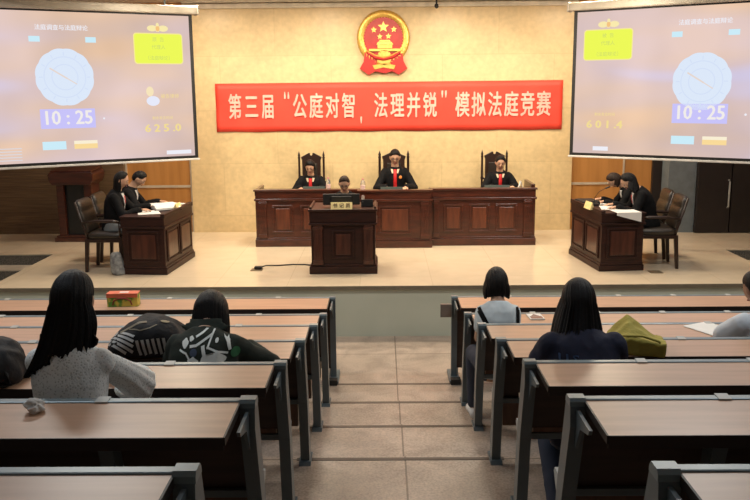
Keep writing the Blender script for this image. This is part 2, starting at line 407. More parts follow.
E_txt = emis('light_white_text', (.86,.86,.92), 1.0); E_dim = emis('dim_text', (.62,.72,.16), 1.0)
def screen(A, ang, sg, label, num, boxtxt):
    """local x runs along the cloth away from the inner end; sg=-1: left screen. The cloth faces local -y"""
    W, Z0, Z1 = 3.16, 1.835, 3.625
    t = thing('projection_screen', label, 'projection screen', (A[0], A[1], 0), ang, 'pull-down screens')
    # left screen: local frame such that +X runs left->right in the picture; inner end at x=0
    X = (lambda u: -u) if sg < 0 else (lambda u: u)
    def bxx(u0,u1,z0,z1,y0,y1,nm,m,bev=0):
        a, b = sorted((X(u0), X(u1))); return MB().box(a,b,y0,y1,z0,z1).build(nm, m, t, bevel=bev)
    bxx(0, W, Z0, Z1, 0, .004, 'picture_area', M_pic)
    f = MB()
    for u0,u1,z0,z1 in ((-.045,0,Z0-.035,Z1+.02),(W,W+.045,Z0-.035,Z1+.02),(0,W,Z1,Z1+.02),(0,W,Z0-.035,Z0)):
        a, b = sorted((X(u0), X(u1))); f.box(a,b,-.001,.005,z0,z1)
    f.build('border', M_frame, t)
    bxx(-.06, W+.06, Z0-.062, Z0-.035, -.015, .02, 'bottom_bar', M_bar, .006)
    bxx(-.11, W+.11, Z1+.02, Z1+.125, -.06, .07, 'housing', M_house, .02)
    bxx(-.125, -.10, Z1+.01, Z1+.135, -.07, .08, 'end_cap', M_house, .01)
    k = MB()
    for u in (.3, W-.3): k.box(X(u)-.01, X(u)+.01, -.01, .01, Z1+.12, 3.94 )
    k.build('hanger', M_steel, t)
    y = -.006
    uc = 1.58
    g = MB(); pts = []
    zc = 2.855 if sg < 0 else 2.74
    for i in range(96):
        a = 2*PI*i/96; r = .335*(1+.028*abs(math.sin(a*6))); pts.append((X(uc)+r*math.cos(a), zc+r*math.sin(a)))
    g.prism(pts, y, y+.003, 'y'); ck = g.build('clock_face', E_white, t)
    g = MB(); 
    for rr in (.235,.145):
        N_=64; ring=[[(X(uc)+q*math.cos(2*PI*i/N_), yy, zc+q*math.sin(2*PI*i/N_)) for i in range(N_)] for q,yy in ((rr,y-.003),(rr+.012,y-.003))]
        g.rings(ring, cap=False)
    for i in range(12):
        a = 2*PI*i/12; g.box(-.006,.006,y-.003,y-.002,.255,.30, Matrix.Translation((X(uc),0,zc)) @ Matrix.Rotation(a,4,'Y'))
    g.build('clock_rings', E_ring, ck)
    g = MB(); g.box(-.009,.009,y-.004,y-.003,-.03,.20, Matrix.Translation((X(uc),0,zc)) @ Matrix.Rotation(R(-58),4,'Y')); g.box(-.006,.006,y-.004,y-.003,-.03,.16, Matrix.Translation((X(uc),0,zc)) @ Matrix.Rotation(R(122),4,'Y'))
    g.build('clock_hands', emis('hands', (.80,.68,.62)), ck)
    bxx(1.255, 1.90, 2.24, 2.475, y, y+.003, 'timer_box', E_lav)
    text('10 : 25', .235, 'timer_digits', E_dig, t, (X(1.58), y-.002, 2.362), (1,0,0), (0,0,1), bold=.006, wide=.92, ext=.0008)
    # order of the two buttons runs left to right in both pictures
    L0 = X(1.58)
    for nm, m, a, b in (('button', E_cyan, -.32, -.045), ('button', E_or, .05, .33)):
        MB().box(L0+a, L0+b, y, y+.003, 1.985, 2.045).build(nm, m, t); MB().box(L0+a, L0+b, y, y+.003, 2.045, 2.085).build(nm, (E_cyan if m is E_cyan else E_cream), t)
    text('法庭调查与法庭辩论', .070, 'title', E_txt, t, (L0, y, 3.435), (1,0,0), (0,0,1), bold=.001, wide=.98, ext=.0008)
    for a in (-.38, .27): MB().box(L0+a, L0+a+.125, y, y+.003, 3.27, 3.335).build('tab', E_cyan, t)
    # yellow panel
    a, b = sorted((X(.11), X(.715))); 
    def rr(x0,x1,z0,z1,r,n=6):
        P=[]
        for cx,cz,s0 in ((x1-r,z1-r,0),(x0+r,z1-r,90),(x0+r,z0+r,180),(x1-r,z0+r,270)):
            for i in range(n+1): q=R(s0+90*i/n); P.append((cx+r*math.cos(q), cz+r*math.sin(q)))
        return P
    MB().prism(rr(a-.012,b+.012,3.018,3.402,.04), y+.001, y+.003, 'y').build('panel_edge', E_yel2, t)
    MB().prism(rr(a,b,3.03,3.39,.035), y, y+.003, 'y').build('yellow_panel', E_yel, t)
    for s_, zz in zip(boxtxt, (3.32,3.225,3.09)): text(s_, .06, 'panel_text', E_dim, t, ((a+b)/2, y-.002, zz), (1,0,0), (0,0,1), ext=.0008)
    q = MB(); c = (a+b)/2
    q.box(c-.02,c+.02,y,y+.002,3.42,3.50); q.ball((c+.07,y,3.46),.065,.002,.038,mtx=None); q.ball((c-.07,y,3.46),.065,.002,.038); q.ball((c,y,3.50),.02,.002,.03)
    q.build('bow_ornament', emis('bow', (.95,.82,.42)), t)
    MB().ball((c-0,y,3.46),.028,.003,.034).build('bow_knot', emis('bow_knot', (.92,.55,.22)), t)
    # countdown
    text(' '.join(num).replace(' . ', ' .'), .135, 'countdown_digits', E_digy, t, (X(.41), y-.002, 2.205), (1,0,0), (0,0,1), bold=.005, wide=1.15, ext=.0008)
    text('剩余发言时间', .045, 'countdown_label', E_digy, t, (X(.41), y-.002, 2.335), (1,0,0), (0,0,1), ext=.0008)
    if sg < 0:
        q = MB(); q.ball((X(.555), y, 2.675), .048,.002,.062); q.build('avatar_head', emis('avatar_a', (.93,.78,.50)), t)
        q = MB(); q.ball((X(.52), y, 2.555), .085,.002,.062); q.build('avatar_body', emis('avatar_b', (.80,.82,.95)), t)
        text('被告律师', .06, 'avatar_label', E_digy, t, (X(.30), y-.002, 2.61), (1,0,0), (0,0,1), ext=.0008)
        MB().box(X(.38), X(.05), y, y+.003, 1.865, 1.915).build('status_bar', E_txt, t)
        q = MB()
        for i in range(5): q.box(X(2.42), X(2.14), y, y+.002, 1.87+.035*i, 1.882+.035*i)
        q.build('small_text_lines', emis('textlines', (.72,.68,.72)), t)
        MB().ball((X(1.15), y, 2.45-.1), .012,.002,.012).build('pointer', E_txt, t)
    else:
        MB().box(X(.27), X(.47), y, y+.003, 1.872, 1.925).build('status_bar', E_txt, t)
        MB().ball((X(2.1), y, 2.35), .014,.002,.014).build('pointer', E_txt, t)
    return t
screen((-2.585,11.2), math.atan2(1.18,1.995), -1, 'wide projection screen on the left above the podium, counting 625.0', '625.0', ('原  告','代理人','（法庭辩论）'))
screen((2.432,11.2), -math.atan2(1.16,1.773)+0.0, 1, 'wide projection screen on the right above the dark doors, counting 601.4', '601.4', ('被  告','代理人','（法庭辩论）'))

# ------------------------------------------------------------------ court furniture
def framed(mb_frame, mb_panel, x0, x1, z0, z1, y):
    """raised moulding and raised field on a face that looks to -y"""
    if isinstance(mb_panel, list): mb_panel.append(MB()); mb_panel = mb_panel[-1]
    if isinstance(mb_frame, list): mb_frame.append(MB()); mb_frame = mb_frame[-1]
    w = .022
    for a,b,c,d in ((x0,x1,z0,z0+w),(x0,x1,z1-w,z1),(x0,x0+w,z0+w,z1-w),(x1-w,x1,z0+w,z1-w)): mb_frame.box(a,b,y-.014,y,c,d)
    mb_panel.box(x0+.045,x1-.045,y-.012,y,z0+.045,z1-.045)
def pilaster(mb, x0, x1, z0, z1, y):
    mb.box(x0,x1,y-.03,y,z0,z1); mb.box(x0-.008,x1+.008,y-.038,y,z1-.05,z1-.02); mb.box(x0-.008,x1+.008,y-.038,y,z0,z0+.05)
    for i in range(3):
        xx = x0+(x1-x0)*(.25+.25*i); mb.box(xx-.004,xx+.004,y-.035,y-.03,z0+.08,z1-.1)

t = thing('judges_bench', 'long red-brown panelled judges bench below the red banner', 'desk', (.07,11.3,S))
H = .76
def bench_section(x0, x1, y0, panels, name):
    s = MB(); s.box(x0,x1,y0,y0+.62,.10,H-.09); s.build(name, M_deskwood, t, bevel=.003)
    s = MB(); s.box(x0-.012,x1+.012,y0-.03,y0+.64,0,.10); s.box(x0-.006,x1+.006,y0-.018,y0+.62,.10,.125); s.build('plinth', M_deskwood, t, bevel=.006)
    s = MB(); s.box(x0-.015,x1+.015,y0-.03,y0+.64,H-.13,H-.10); s.box(x0-.0,x1+.0,y0-.012,y0+.05,H-.10,H+.02); s.box(x0-.02,x1+.02,y0-.035,y0+.06,H+.0,H+.025)
    s.box(x0,x1,y0+.05,y0+.62,H-.06,H-.035)
    s.build('desk_top', M_deskwood, t, bevel=.005)
    for a,b in panels:
        fr = MB(); pn = MB(); framed(fr, pn, a, b, .19, H-.19, y0)
        p_ = pn.build('raised_panel', M_deskpanel, t, bevel=.01); fr.build('panel_moulding', M_deskwood, p_, bevel=.004)
bench_section(-1.89,-.48,0,[(-1.66,-1.38),(-1.28,-1.00),(-.90,-.64)],'end_section')
bench_section(.49,1.905,0,[(.66,.93),(1.01,1.29),(1.37,1.66)],'end_section')
bench_section(-.48,.49,-.14,[(-.22,.22)],'middle_section')
for x0,x1,y in ((-1.84,-1.74,0),(1.75,1.85,0),(-.44,-.34,-.14),(.35,.45,-.14),(.53,.60,0),(-.60,-.53,0)):
    s = MB(); pilaster(s, x0, x1, .125, H-.13, y); s.build('pilaster', M_deskwood, t, bevel=.004)
s = MB()
for sg in (-1,1):
    a,b = sorted((sg*1.90, sg*1.85)); s.box(a,b,.02,.62,H-.06,H+.07) if sg > 0 else s.box(a,b,.02,.62,H-.06,H+.02)
s.build('side_rim', M_deskwood, t, bevel=.004)

t = thing('clerk_desk', 'dark brown pulpit-like clerk desk standing before the judges bench', 'desk', (-.553,9.56,S))
Hc = .735
s = MB(); s.box(-.37,.37,0,.55,.09,Hc-.02); s.build('body', M_deskdark, t, bevel=.003)
s = MB(); s.box(-.395,.395,-.03,.57,0,.09); s.box(-.382,.382,-.016,.56,.09,.115); s.build('plinth', M_deskdark, t, bevel=.006)
s = MB(); s.box(-.395,.395,-.035,.57,Hc-.16,Hc-.135); s.box(-.385,.385,-.02,.56,Hc-.135,Hc-.0); s.box(-.40,.40,-.04,.58,Hc,Hc+.025)
s.box(-.385,-.36,.0,.56,Hc+.02,Hc+.05); s.box(.36,.385,.0,.56,Hc+.02,Hc+.05); s.build('desk_top', M_deskdark, t, bevel=.005)
fr = MB(); pn = MB(); framed(fr, pn, -.13,.13,.18,Hc-.22,0); fr.build('panel_moulding', M_deskdark, t, bevel=.004); pn.build('raised_panel', M_deskdarkp, t, bevel=.01)
for a_ in (-.34,.24): s = MB(); pilaster(s,a_,a_+.10,.115,Hc-.16,0); s.build('pilaster', M_deskdarkp, t, bevel=.004)

def side_desk(loc, rz, sg, label):
    """front faces local x = sg; near end at y=0"""
    t = thing('counsel_desk', label, 'desk', loc, rz, 'counsel desks')
    Hd = .665; L = 1.06; Wd = .50
    x0, x1 = (-Wd, 0) if sg > 0 else (0, Wd)
    MB().box(x0,x1,0,L,.09,Hd-.02).build('body', M_deskdark, t, bevel=.003)
    MB().box(x0-.02,x1+.02,-.02,L+.02,0,.07).box(x0-.01,x1+.01,-.01,L+.01,.07,.10).build('plinth', M_deskdark, t, bevel=.006)
    s = MB(); s.box(x0-.02,x1+.02,-.02,L+.02,Hd-.12,Hd-.095); s.box(x0-.01,x1+.01,-.01,L+.01,Hd-.095,Hd); s.box(x0-.02,x1+.02,-.02,L+.02,Hd,Hd+.02)
    fx = (x1-.03, x1+.02) if sg > 0 else (x0-.02, x0+.03)
    s.box(*fx, -.02, L+.02, Hd+.02, Hd+.05)
    s.build('desk_top', M_deskdark, t, bevel=.005)
    fr = MB(); pn = MB(); framed(fr, pn, x0+.06, x1-.06, .14, Hd-.15, 0)
    for a,b in ((.07,.50),(.56,.99)):
        f2 = MB(); p2 = MB(); framed(f2, p2, a, b, .14, Hd-.15, 0)
        # turn a -y facing panel onto the front side
        m = Matrix(((0,-sg,0,(x1 if sg>0 else x0)),(1,0,0,0),(0,0,1,0),(0,0,0,1)))
        f2.xf(m); p2.xf(m); f2.build('panel_moulding', M_deskdark, t, bevel=.004); p2.build('raised_panel', M_deskdarkp, t, bevel=.01)
    fr.build('panel_moulding', M_deskdark, t, bevel=.004); pn.build('raised_panel', M_deskdarkp, t, bevel=.01)
    return t
DL = side_desk((-2.625,9.56,S), R(-4.5), 1, 'dark panelled counsel desk on the left of the stage')
DR = side_desk((2.435,9.59,S), R(6), -1, 'dark panelled counsel desk on the right of the stage')

# podium at far left
t = thing('podium', 'dark red-brown podium by the back wall, under the left screen', 'podium', (-4.46,11.95,S))
MB().box(-.31,.31,-.2,.25,0,.06).box(-.285,.285,-.18,.23,.06,.09).build('base', M_deskwood, t, bevel=.006)
MB().box(-.25,-.14,-.16,.2,.09,.86).box(.14,.25,-.16,.2,.09,.86).build('side_columns', M_deskwood, t, bevel=.01)
MB().box(-.14,.14,-.10,.2,.09,.86).build('centre_panel', mat('black_glass_panel', (.015,.018,.02), .3), t)
MB().prism([(-.27,.82),(.27,.82),(.31,.88),(.32,.97),(.29,1.0),(-.29,1.0),(-.32,.97),(-.31,.88)], -.26, .26, 'y').build('head', M_deskwood, t, bevel=.01)
MB().prism([(-.24,1.0),(.24,1.0),(.24,1.07),(-.24,1.02)], -.29, .29, 'x').build('sloping_top', M_deskwood, t, bevel=.01)

def high_chair(loc, label):
    t = thing('judge_chair', label, 'chair', loc, 0, 'high-backed judge chairs')
    # faces -y; back panel at y=+.2
    for sg in (-1,1):
        x = sg*.178
        prof = [(.018,0),(.018,.5),(.022,.52),(.016,.56),(.016,.80),(.022,.82),(.016,.85),(.016,1.12),(.021,1.135),(.014,1.15),(.018,1.17),(.010,1.20),(.002,1.23)]
        MB().lathe(prof, (x,.22)).build('back_post', M_chairwood, t, smooth=True)
        MB().box(x-.02,x+.02,-.27,-.23,0,.42).build('leg', M_chairwood, t, bevel=.003)
        MB().box(x-.025,x+.025,-.28,.21,.62,.655).box(x-.018,x+.018,-.27,-.235,.42,.63).build('armrest', M_chairwood, t, bevel=.006)
    MB().box(-.2,.2,-.28,.22,.37,.41).build('seat_frame', M_chairwood, t, bevel=.004)
    MB().box(-.185,.185,-.265,.2,.41,.47).build('seat', M_leather, t, bevel=.02)
    pts = [(-.13,.50),(.13,.50),(.135,1.10),(.145,1.12),(.15,1.145),(.10,1.17),(.035,1.205),(.018,1.20),(.016,1.175),(0,1.165),(-.016,1.175),(-.018,1.20),(-.035,1.205),(-.10,1.17),(-.15,1.145),(-.145,1.12),(-.135,1.10)]
    MB().prism(pts, .205, .24, 'y').build('back_panel', M_chairwood, t, bevel=.004)
    MB().box(-.085,.085,.192,.206,.55,1.05).build('back_cushion', M_leather, t, bevel=.012)
    MB().box(-.178,.178,.21,.235,.80,.825).box(-.178,.178,.21,.235,.52,.545).build('cross_rail', M_chairwood, t, bevel=.003)
    return t
high_chair((-1.125,12.02,S), 'tall carved judge chair with pediment behind the left judge')
high_chair((.075,12.02,S), 'tall carved judge chair with pediment behind the middle judge').scale = (1.16,1,1.0)
high_chair((1.535,12.02,S), 'tall carved judge chair with pediment behind the right judge')

def arm_chair(loc, rz, label):
    """faces local +y"""
    t = thing('armchair', label, 'chair', loc, rz, 'leather armchairs at the counsel desks')
    for sg in (-1,1):
        MB().prism([(.17,0),(.205,0),(.215,.43),(.17,.43)], sg*.225-.018, sg*.225+.018, 'x').build('leg', M_chairwood, t, bevel=.003)
        MB().prism([(-.26,0),(-.225,0),(-.185,.40),(-.235,.40)], sg*.20-.018, sg*.20+.018, 'x').build('leg', M_chairwood, t, bevel=.003)
        m = MB(); m.tube([(sg*.235,-.24,.60),(sg*.245,-.05,.615),(sg*.245,.12,.615),(sg*.24,.20,.60)], [.014,.018,.020,.016]); m.tube([(sg*.235,.19,.42),(sg*.24,.19,.60)], .014)
        m.build('armrest', M_chairwood, t, smooth=True)
    MB().box(-.23,.23,-.22,.215,.36,.40).build('seat_frame', M_chairwood, t, bevel=.004)
    MB().loft([((0,0,.40),(.22,0,0),(0,.215,0)),((0,0,.42),(.235,0,0),(0,.225,0)),((0,0,.455),(.235,0,0),(0,.225,0)),((0,0,.475),(.20,0,0),(0,.19,0))], 32, .35).build('seat', M_leather, t, smooth=True)
    # padded back, leaning, with three horizontal rolls
    secs = []
    for i in range(25):
        u = i/24; z = .47+.385*u; y = -.21-.10*u; th = .030+.012*abs(math.sin(PI*u*3))
        w = .205+.02*math.sin(PI*min(1,u*1.1)); 
        if u > .92: w -= (u-.92)*.5; 
        if u in (0,1): th *= .5
        secs.append(((0,y,z),(w,0,0),(0,th,0)))
    MB().loft(secs, 28, .45).build('backrest', M_leather, t, smooth=True)
    for sg in (-1,1): MB().tube([(sg*.20,-.20,.38),(sg*.215,-.225,.50),(sg*.225,-.32,.84)], .014).build('back_post', M_chairwood, t, smooth=True)
    return t
arm_chair((-3.37,9.93,S), R(-90), 'brown leather armchair under the long-haired woman, left desk')
arm_chair((-3.39,10.52,S), R(-90), 'brown leather armchair behind, at the far place of the left desk')
arm_chair((3.14,9.93,S), R(86), 'brown leather armchair nearest the audience at the right desk')
arm_chair((3.17,10.48,S), R(86), 'brown leather armchair farther back at the right desk')
print('PART1')

# ------------------------------------------------------------------ audience desk rows
SP = .505
def leg_mesh(front=False):
    m = MB()
    if front: pts = [(-.035,0),(.035,0),(.03,.76),(-.03,.76)]; 
    else: pts = [(.10,0),(.19,0),(.135,.40),(.032,.771),(-.036,.771),(-.045,.70),(.045,.40)]
    m.prism(pts, -.026, .026, 'x')
    if not front:
        # rib that carries the table top
        m.prism([(-.04,.761),(-.22,.761),(-.21,.742),(-.10,.715),(-.04,.62)], -.006, .006, 'x')
        m.prism([(.06,0),(.24,0),(.22,.02),(.08,.02)], -.035, .035, 'x')
    else:
        m.box(-.05,.05,-.17,.17,0,.03); m.prism([(-.03,.765),(-.34,.762),(-.34,.745),(-.16,.72),(-.03,.60)], -.006, .006, 'x')
    me = m.mesh('leg'); me.materials.append(M_steel); return me
ME_leg, ME_legf = leg_mesh(), leg_mesh(True)
def cap_mesh(wide):
    m = MB(); m.prism([(-.036,.770),(-.036,.788),(-.026,.799),(.016,.799),(.028,.786),(.030,.770)], -.028 , .028+wide, 'x'); me = m.mesh('clip'); me.materials.append(M_cap); return me
ME_cap = cap_mesh(.0)
m = MB(); m.prism([(-.026,.763),(-.026,.793),(.020,.796),(.020,.763)], -.022, .022, 'x'); ME_clip = m.mesh('clip'); ME_clip.materials.append(M_plate)
def seat_mesh(down):
    m = MB(); w = .205
    if down: m.prism([(.11,.40),(.50,.43),(.515,.445),(.50,.455),(.11,.425)], -w, w, 'x')
    else: m.prism([(.18,.20),(.20,.195),(.222,.23),(.200,.53),(.185,.55),(.17,.53)], -w, w, 'x')
    me = m.mesh('seat'); me.materials.append(M_seat); return me
ME_sd, ME_su = seat_mesh(True), seat_mesh(False)
def sedge_mesh(down, sgs):
    m = MB()
    for sg in sgs:
        a, b = sorted((sg*.205, sg*.211))
        if down: m.prism([(.11,.402),(.50,.432),(.513,.445),(.50,.453),(.11,.423)], a, b, 'x')
        else: m.prism([(.182,.202),(.20,.198),(.220,.23),(.198,.528),(.186,.547),(.173,.528)], a, b, 'x')
    me = m.mesh('seat_edge'); me.materials.append(M_ply); return me
ME_ed = [sedge_mesh(True,(q,)) for q in (-1,1)]; ME_eu = [sedge_mesh(False,(q,)) for q in (-1,1)]
m = MB(); m.prism([(.09,.42),(.24,.42),(.255,.40),(.13,.26),(.11,.24)], -.012, .012, 'x'); ME_br = m.mesh('seat_bracket'); ME_br.materials.append(M_plate)
def inst(name, me, parent, loc=(0,0,0)):
    o = bpy.data.objects.new(name, me); C.objects.link(o); o.parent = parent; o.location = loc; return o
OCC = {('l',6):[1], ('l',5):[0], ('r',3):[0], ('r',5):[0], ('r',4):[3]}
ordn = {1:'front', 2:'second', 3:'third', 4:'fourth', 5:'fifth', 6:'sixth', 7:'nearest'}
on = {('l',1):'with a red-topped carton on it', ('l',2):'behind the front desk, empty between two others', ('l',3):'empty, just ahead of the striped backpack', ('l',4):'bearing the striped backpack',
      ('l',5):'right behind the dark green hoodie, a black bag on it', ('l',6):'with a crumpled tissue, behind the white lace top', ('l',7):'at the lower left corner of the picture',
      ('r',1):'with a small box on its aisle leg, ahead of the bob-haired girl', ('r',2):'under a small pocket book, before the bob-haired girl', ('r',3):'with white sheets, right behind the bob-haired girl', ('r',4):'bearing the olive canvas bag',
      ('r',5):'right behind the navy T-shirt', ('r',6):'empty, next to last before the camera', ('r',7):'at the lower right corner of the picture'}
NS = 7
for side, sg in (('l',-1),('r',1)):
    for k in range(1,8):
        y = row_y(k); z = .17*(k-1)
        t = thing('lecture_desk', f"long {'left' if sg<0 else 'right'}-block desk, {on[(side,k)]}", 'desk', (sg*.565, y, z), 0, 'fixed lecture hall desks')
        L = NS*SP
        def X(a, b): return sorted((sg*a, sg*b))
        a, b = X(.030, L-.03); 
        tp = MB().box(a, b, (-.315 if k > 1 else -.40), -.022, .762, .787).build('table_top', M_top, t)
        a2, b2 = X(.029, L-.029); yn = -.315 if k > 1 else -.40
        MB().box(a2, b2, yn-.004, yn, .745, .787).box(*X(.024,.030), yn-.004, -.022, .760, .788).build('edge_band', M_edge, tp)
        a, b = X(0, L)
        MB().box(a, b, -.022, .018, .765, .792).build('rail', M_cap, t, bevel=.006)
        p = MB()
        if k > 1: p.prism([(.12,.40),(.135,.40),(.035,.755),(.02,.755)], a, b, 'x'); 
        else: p.prism([(.0,.10),(.015,.10),(.015,.755),(0,.755)], a, b, 'x')
        p.build('front_panel', M_back, t)
        if k > 1: MB().prism([(.110,.365),(.145,.365),(.14,.40),(.100,.40)], a, b, 'x').build('crossbar', M_steel, t, bevel=.004)
        for j in range(NS+1):
            inst('leg', ME_leg if k > 1 else ME_legf, t, (sg*j*SP, 0, 0))
            inst('clip', ME_cap if j in (0,NS) else ME_clip, t, (sg*j*SP, 0, 0))
            if k > 1: inst('seat_bracket', ME_br, t, (sg*j*SP, 0, 0))
        for j in range(NS):
            if k == 1: continue
            dn = j in OCC.get((side,k), [])
            s_ = inst('seat', ME_sd if dn else ME_su, t, (sg*(j+.5)*SP, 0, 0)); [inst('seat_edge', q_, s_) for q_ in (ME_ed if dn else ME_eu)]
        if k == 1:
            MB().tube([(sg*.03,.02,0),(sg*.03,.02,.75)], .014).build('steel_post', M_plate, t, smooth=True)
        if k == 1: MB().box(*X(-.04,.05), -.20, -.12, 0, .05).build('foot_block', M_black, t)
tag(MB().box(.432,.535,7.50,7.53,.61,.735).build('switch_box', mat('translucent_grey_box', (.23,.19,.16), .3), bevel=.004), 'small grey-brown box on the aisle end of the front right desk', 'box')

# ------------------------------------------------------------------ people
class Frame: pass
def skeleton(sh, lean=.15, nod=.3, yaw=0, roll=0, sw=.165, sc=1.0, bend=1.3, wd=.92):
    f = Frame(); f.sc = sc; f.wd = wd
    def d(a): return Vector((0, math.sin(a), math.cos(a)))
    f.H = Vector((0,0,sh+.10)); f.a1 = lean*.7; f.a2 = lean*bend
    f.Cc = f.H+d(f.a1)*.26*sc; f.N = f.Cc+d(f.a2)*.23*sc
    f.up = d(f.a2+nod*.4); f.hc = f.N+f.up*.078*sc+d(f.a2+nod*.8)*.095*sc
    f.hm = Matrix.Rotation(yaw,3,'Z') @ Matrix.Rotation(roll,3,'Y') @ Matrix.Rotation(-(f.a2*.3+nod),3,'X')
    f.sh = [f.N+Vector((sg*sw*sc,0,0))+d(f.a2)*(-.070*sc) for sg in (-1,1)]; f.sw = sw; f.d = d
    f.hip = [f.H+Vector((sg*.085*sc,0.02,-.02)) for sg in (-1,1)]
    return f
def elbow(s, h, L1, L2, pole):
    v = h-s; D = min(v.length, L1+L2-.003); v = v.normalized(); a = (L1*L1-L2*L2+D*D)/(2*D); hh = math.sqrt(max(0, L1*L1-a*a))
    pl = Vector(pole); pl = (pl-v*pl.dot(v)).normalized(); return s+v*a+pl*hh, s+v*D
def torso_secs(f, infl, top=True, bottom=-.10, fem=False):
    s = f.sc; H, Cc, N = f.H, f.Cc, f.N
    L = []
    def put(p, rx, ry, a): L.append((p, (rx*s*f.wd+infl,0,0), Vector((0, math.cos(a), -math.sin(a)))*(ry*s+infl)))
    put(H+f.d(f.a1)*bottom, .155,.12,0); put(H, .165,.125,f.a1); put(H.lerp(Cc,.45), .135 if fem else .145,.105,f.a1); put(Cc-f.d(f.a1)*.03, .150,.115,f.a1)
    put(Cc.lerp(N,.35), .165,.118,f.a2); put(Cc.lerp(N,.66), .172,.100,f.a2); put(Cc.lerp(N,.82), .150,.085,f.a2); put(Cc.lerp(N,.95), .105,.068,f.a2); put(N+f.d(f.a2)*.014, .066,.056,f.a2)
    if top: put(N+f.d(f.a2)*.03, .052,.052,f.a2)
    return L
def head_mb(mb, f):
    n, m = 32, 24; rs = []; s = f.sc
    for j in range(m+1):
        t = PI*j/m; z = -math.cos(t); st = max(math.sin(t), .02); ring = []
        for i in range(n):
            a = 2*PI*i/n; x = st*math.cos(a); y = st*math.sin(a)
            jaw = 1-.34*max(0,-z)**1.4; X = x*.076*jaw; Y = y*(.088 if y > 0 else .100)
            if z < -.15: Y = Y*(1-.25*(-z-.15)) if y > 0 else Y*(1-.55*(-z-.15))
            if y > 0:
                g = lambda cx,cz,sx,sz: math.exp(-((x-cx)/sx)**2-((z-cz)/sz)**2)
                Y += .006*g(0,-.75,.3,.18)+.004*g(0,-.50,.25,.07)-.010*(g(.36,.02,.20,.13)+g(-.36,.02,.20,.13))+.005*g(0,.20,.6,.12)+.009*g(0,-.12,.14,.22)
            Z = z*(.118 if z < 0 else .112)
            ring.append(f.hc+f.hm @ Vector((X, Y, Z))*s)
        rs.append(ring)
    mb.rings(rs)
    h = lambda x,y,z: f.hc+f.hm @ Vector((x,y,z))*s
    mb.capsule(h(0,.082,.012), h(0,.098,-.024), .006, .0095, 10); mb.capsule(h(-.010,.091,-.028), h(.010,.091,-.028), .006, .006, 8)
    for sg in (-1,1): mb.ball(h(sg*.076,-.008,-.008), .009, .018, .030, 10, 8, f.hm)
def hand_mb(mb, w, tip, up, s=1.0, curl=.5, side=1):
    """w wrist, tip direction vector, up = back of the hand normal; side=+1 thumb towards +cross"""
    d = tip.normalized(); u = (up-d*up.dot(d)).normalized(); c = d.cross(u)*side
    mb.loft([(w, c*.024*s, u*.017*s), (w+d*.03*s, c*.033*s, u*.016*s), (w+d*.075*s, c*.040*s, u*.014*s), (w+d*.088*s, c*.036*s, u*.010*s)], 14)
    for q, L in zip((-.030,-.010,.010,.029), (.058,.072,.080,.072)):
        b = w+d*.078*s+c*q*s; a1 = curl*.5
        p1 = b+(d*math.cos(a1)-u*math.sin(a1))*L*.45*s; a2 = curl*1.3; p2 = p1+(d*math.cos(a2)-u*math.sin(a2))*L*.32*s; a3 = curl*2; p3 = p2+(d*math.cos(a3)-u*math.sin(a3))*L*.23*s
        mb.capsule(b, p1, .0095*s, .0088*s, 8); mb.capsule(p1, p2, .0088*s, .008*s, 8); mb.capsule(p2, p3, .008*s, .007*s, 8)
    b = w+d*.025*s+c*.028*s; p1 = b+(d*.7+c*.65-u*.2)*.038*s; p2 = p1+(d*.9+c*.2-u*.35)*.032*s
    mb.capsule(b, p1, .013*s, .011*s, 8); mb.capsule(p1, p2, .011*s, .0085*s, 8)

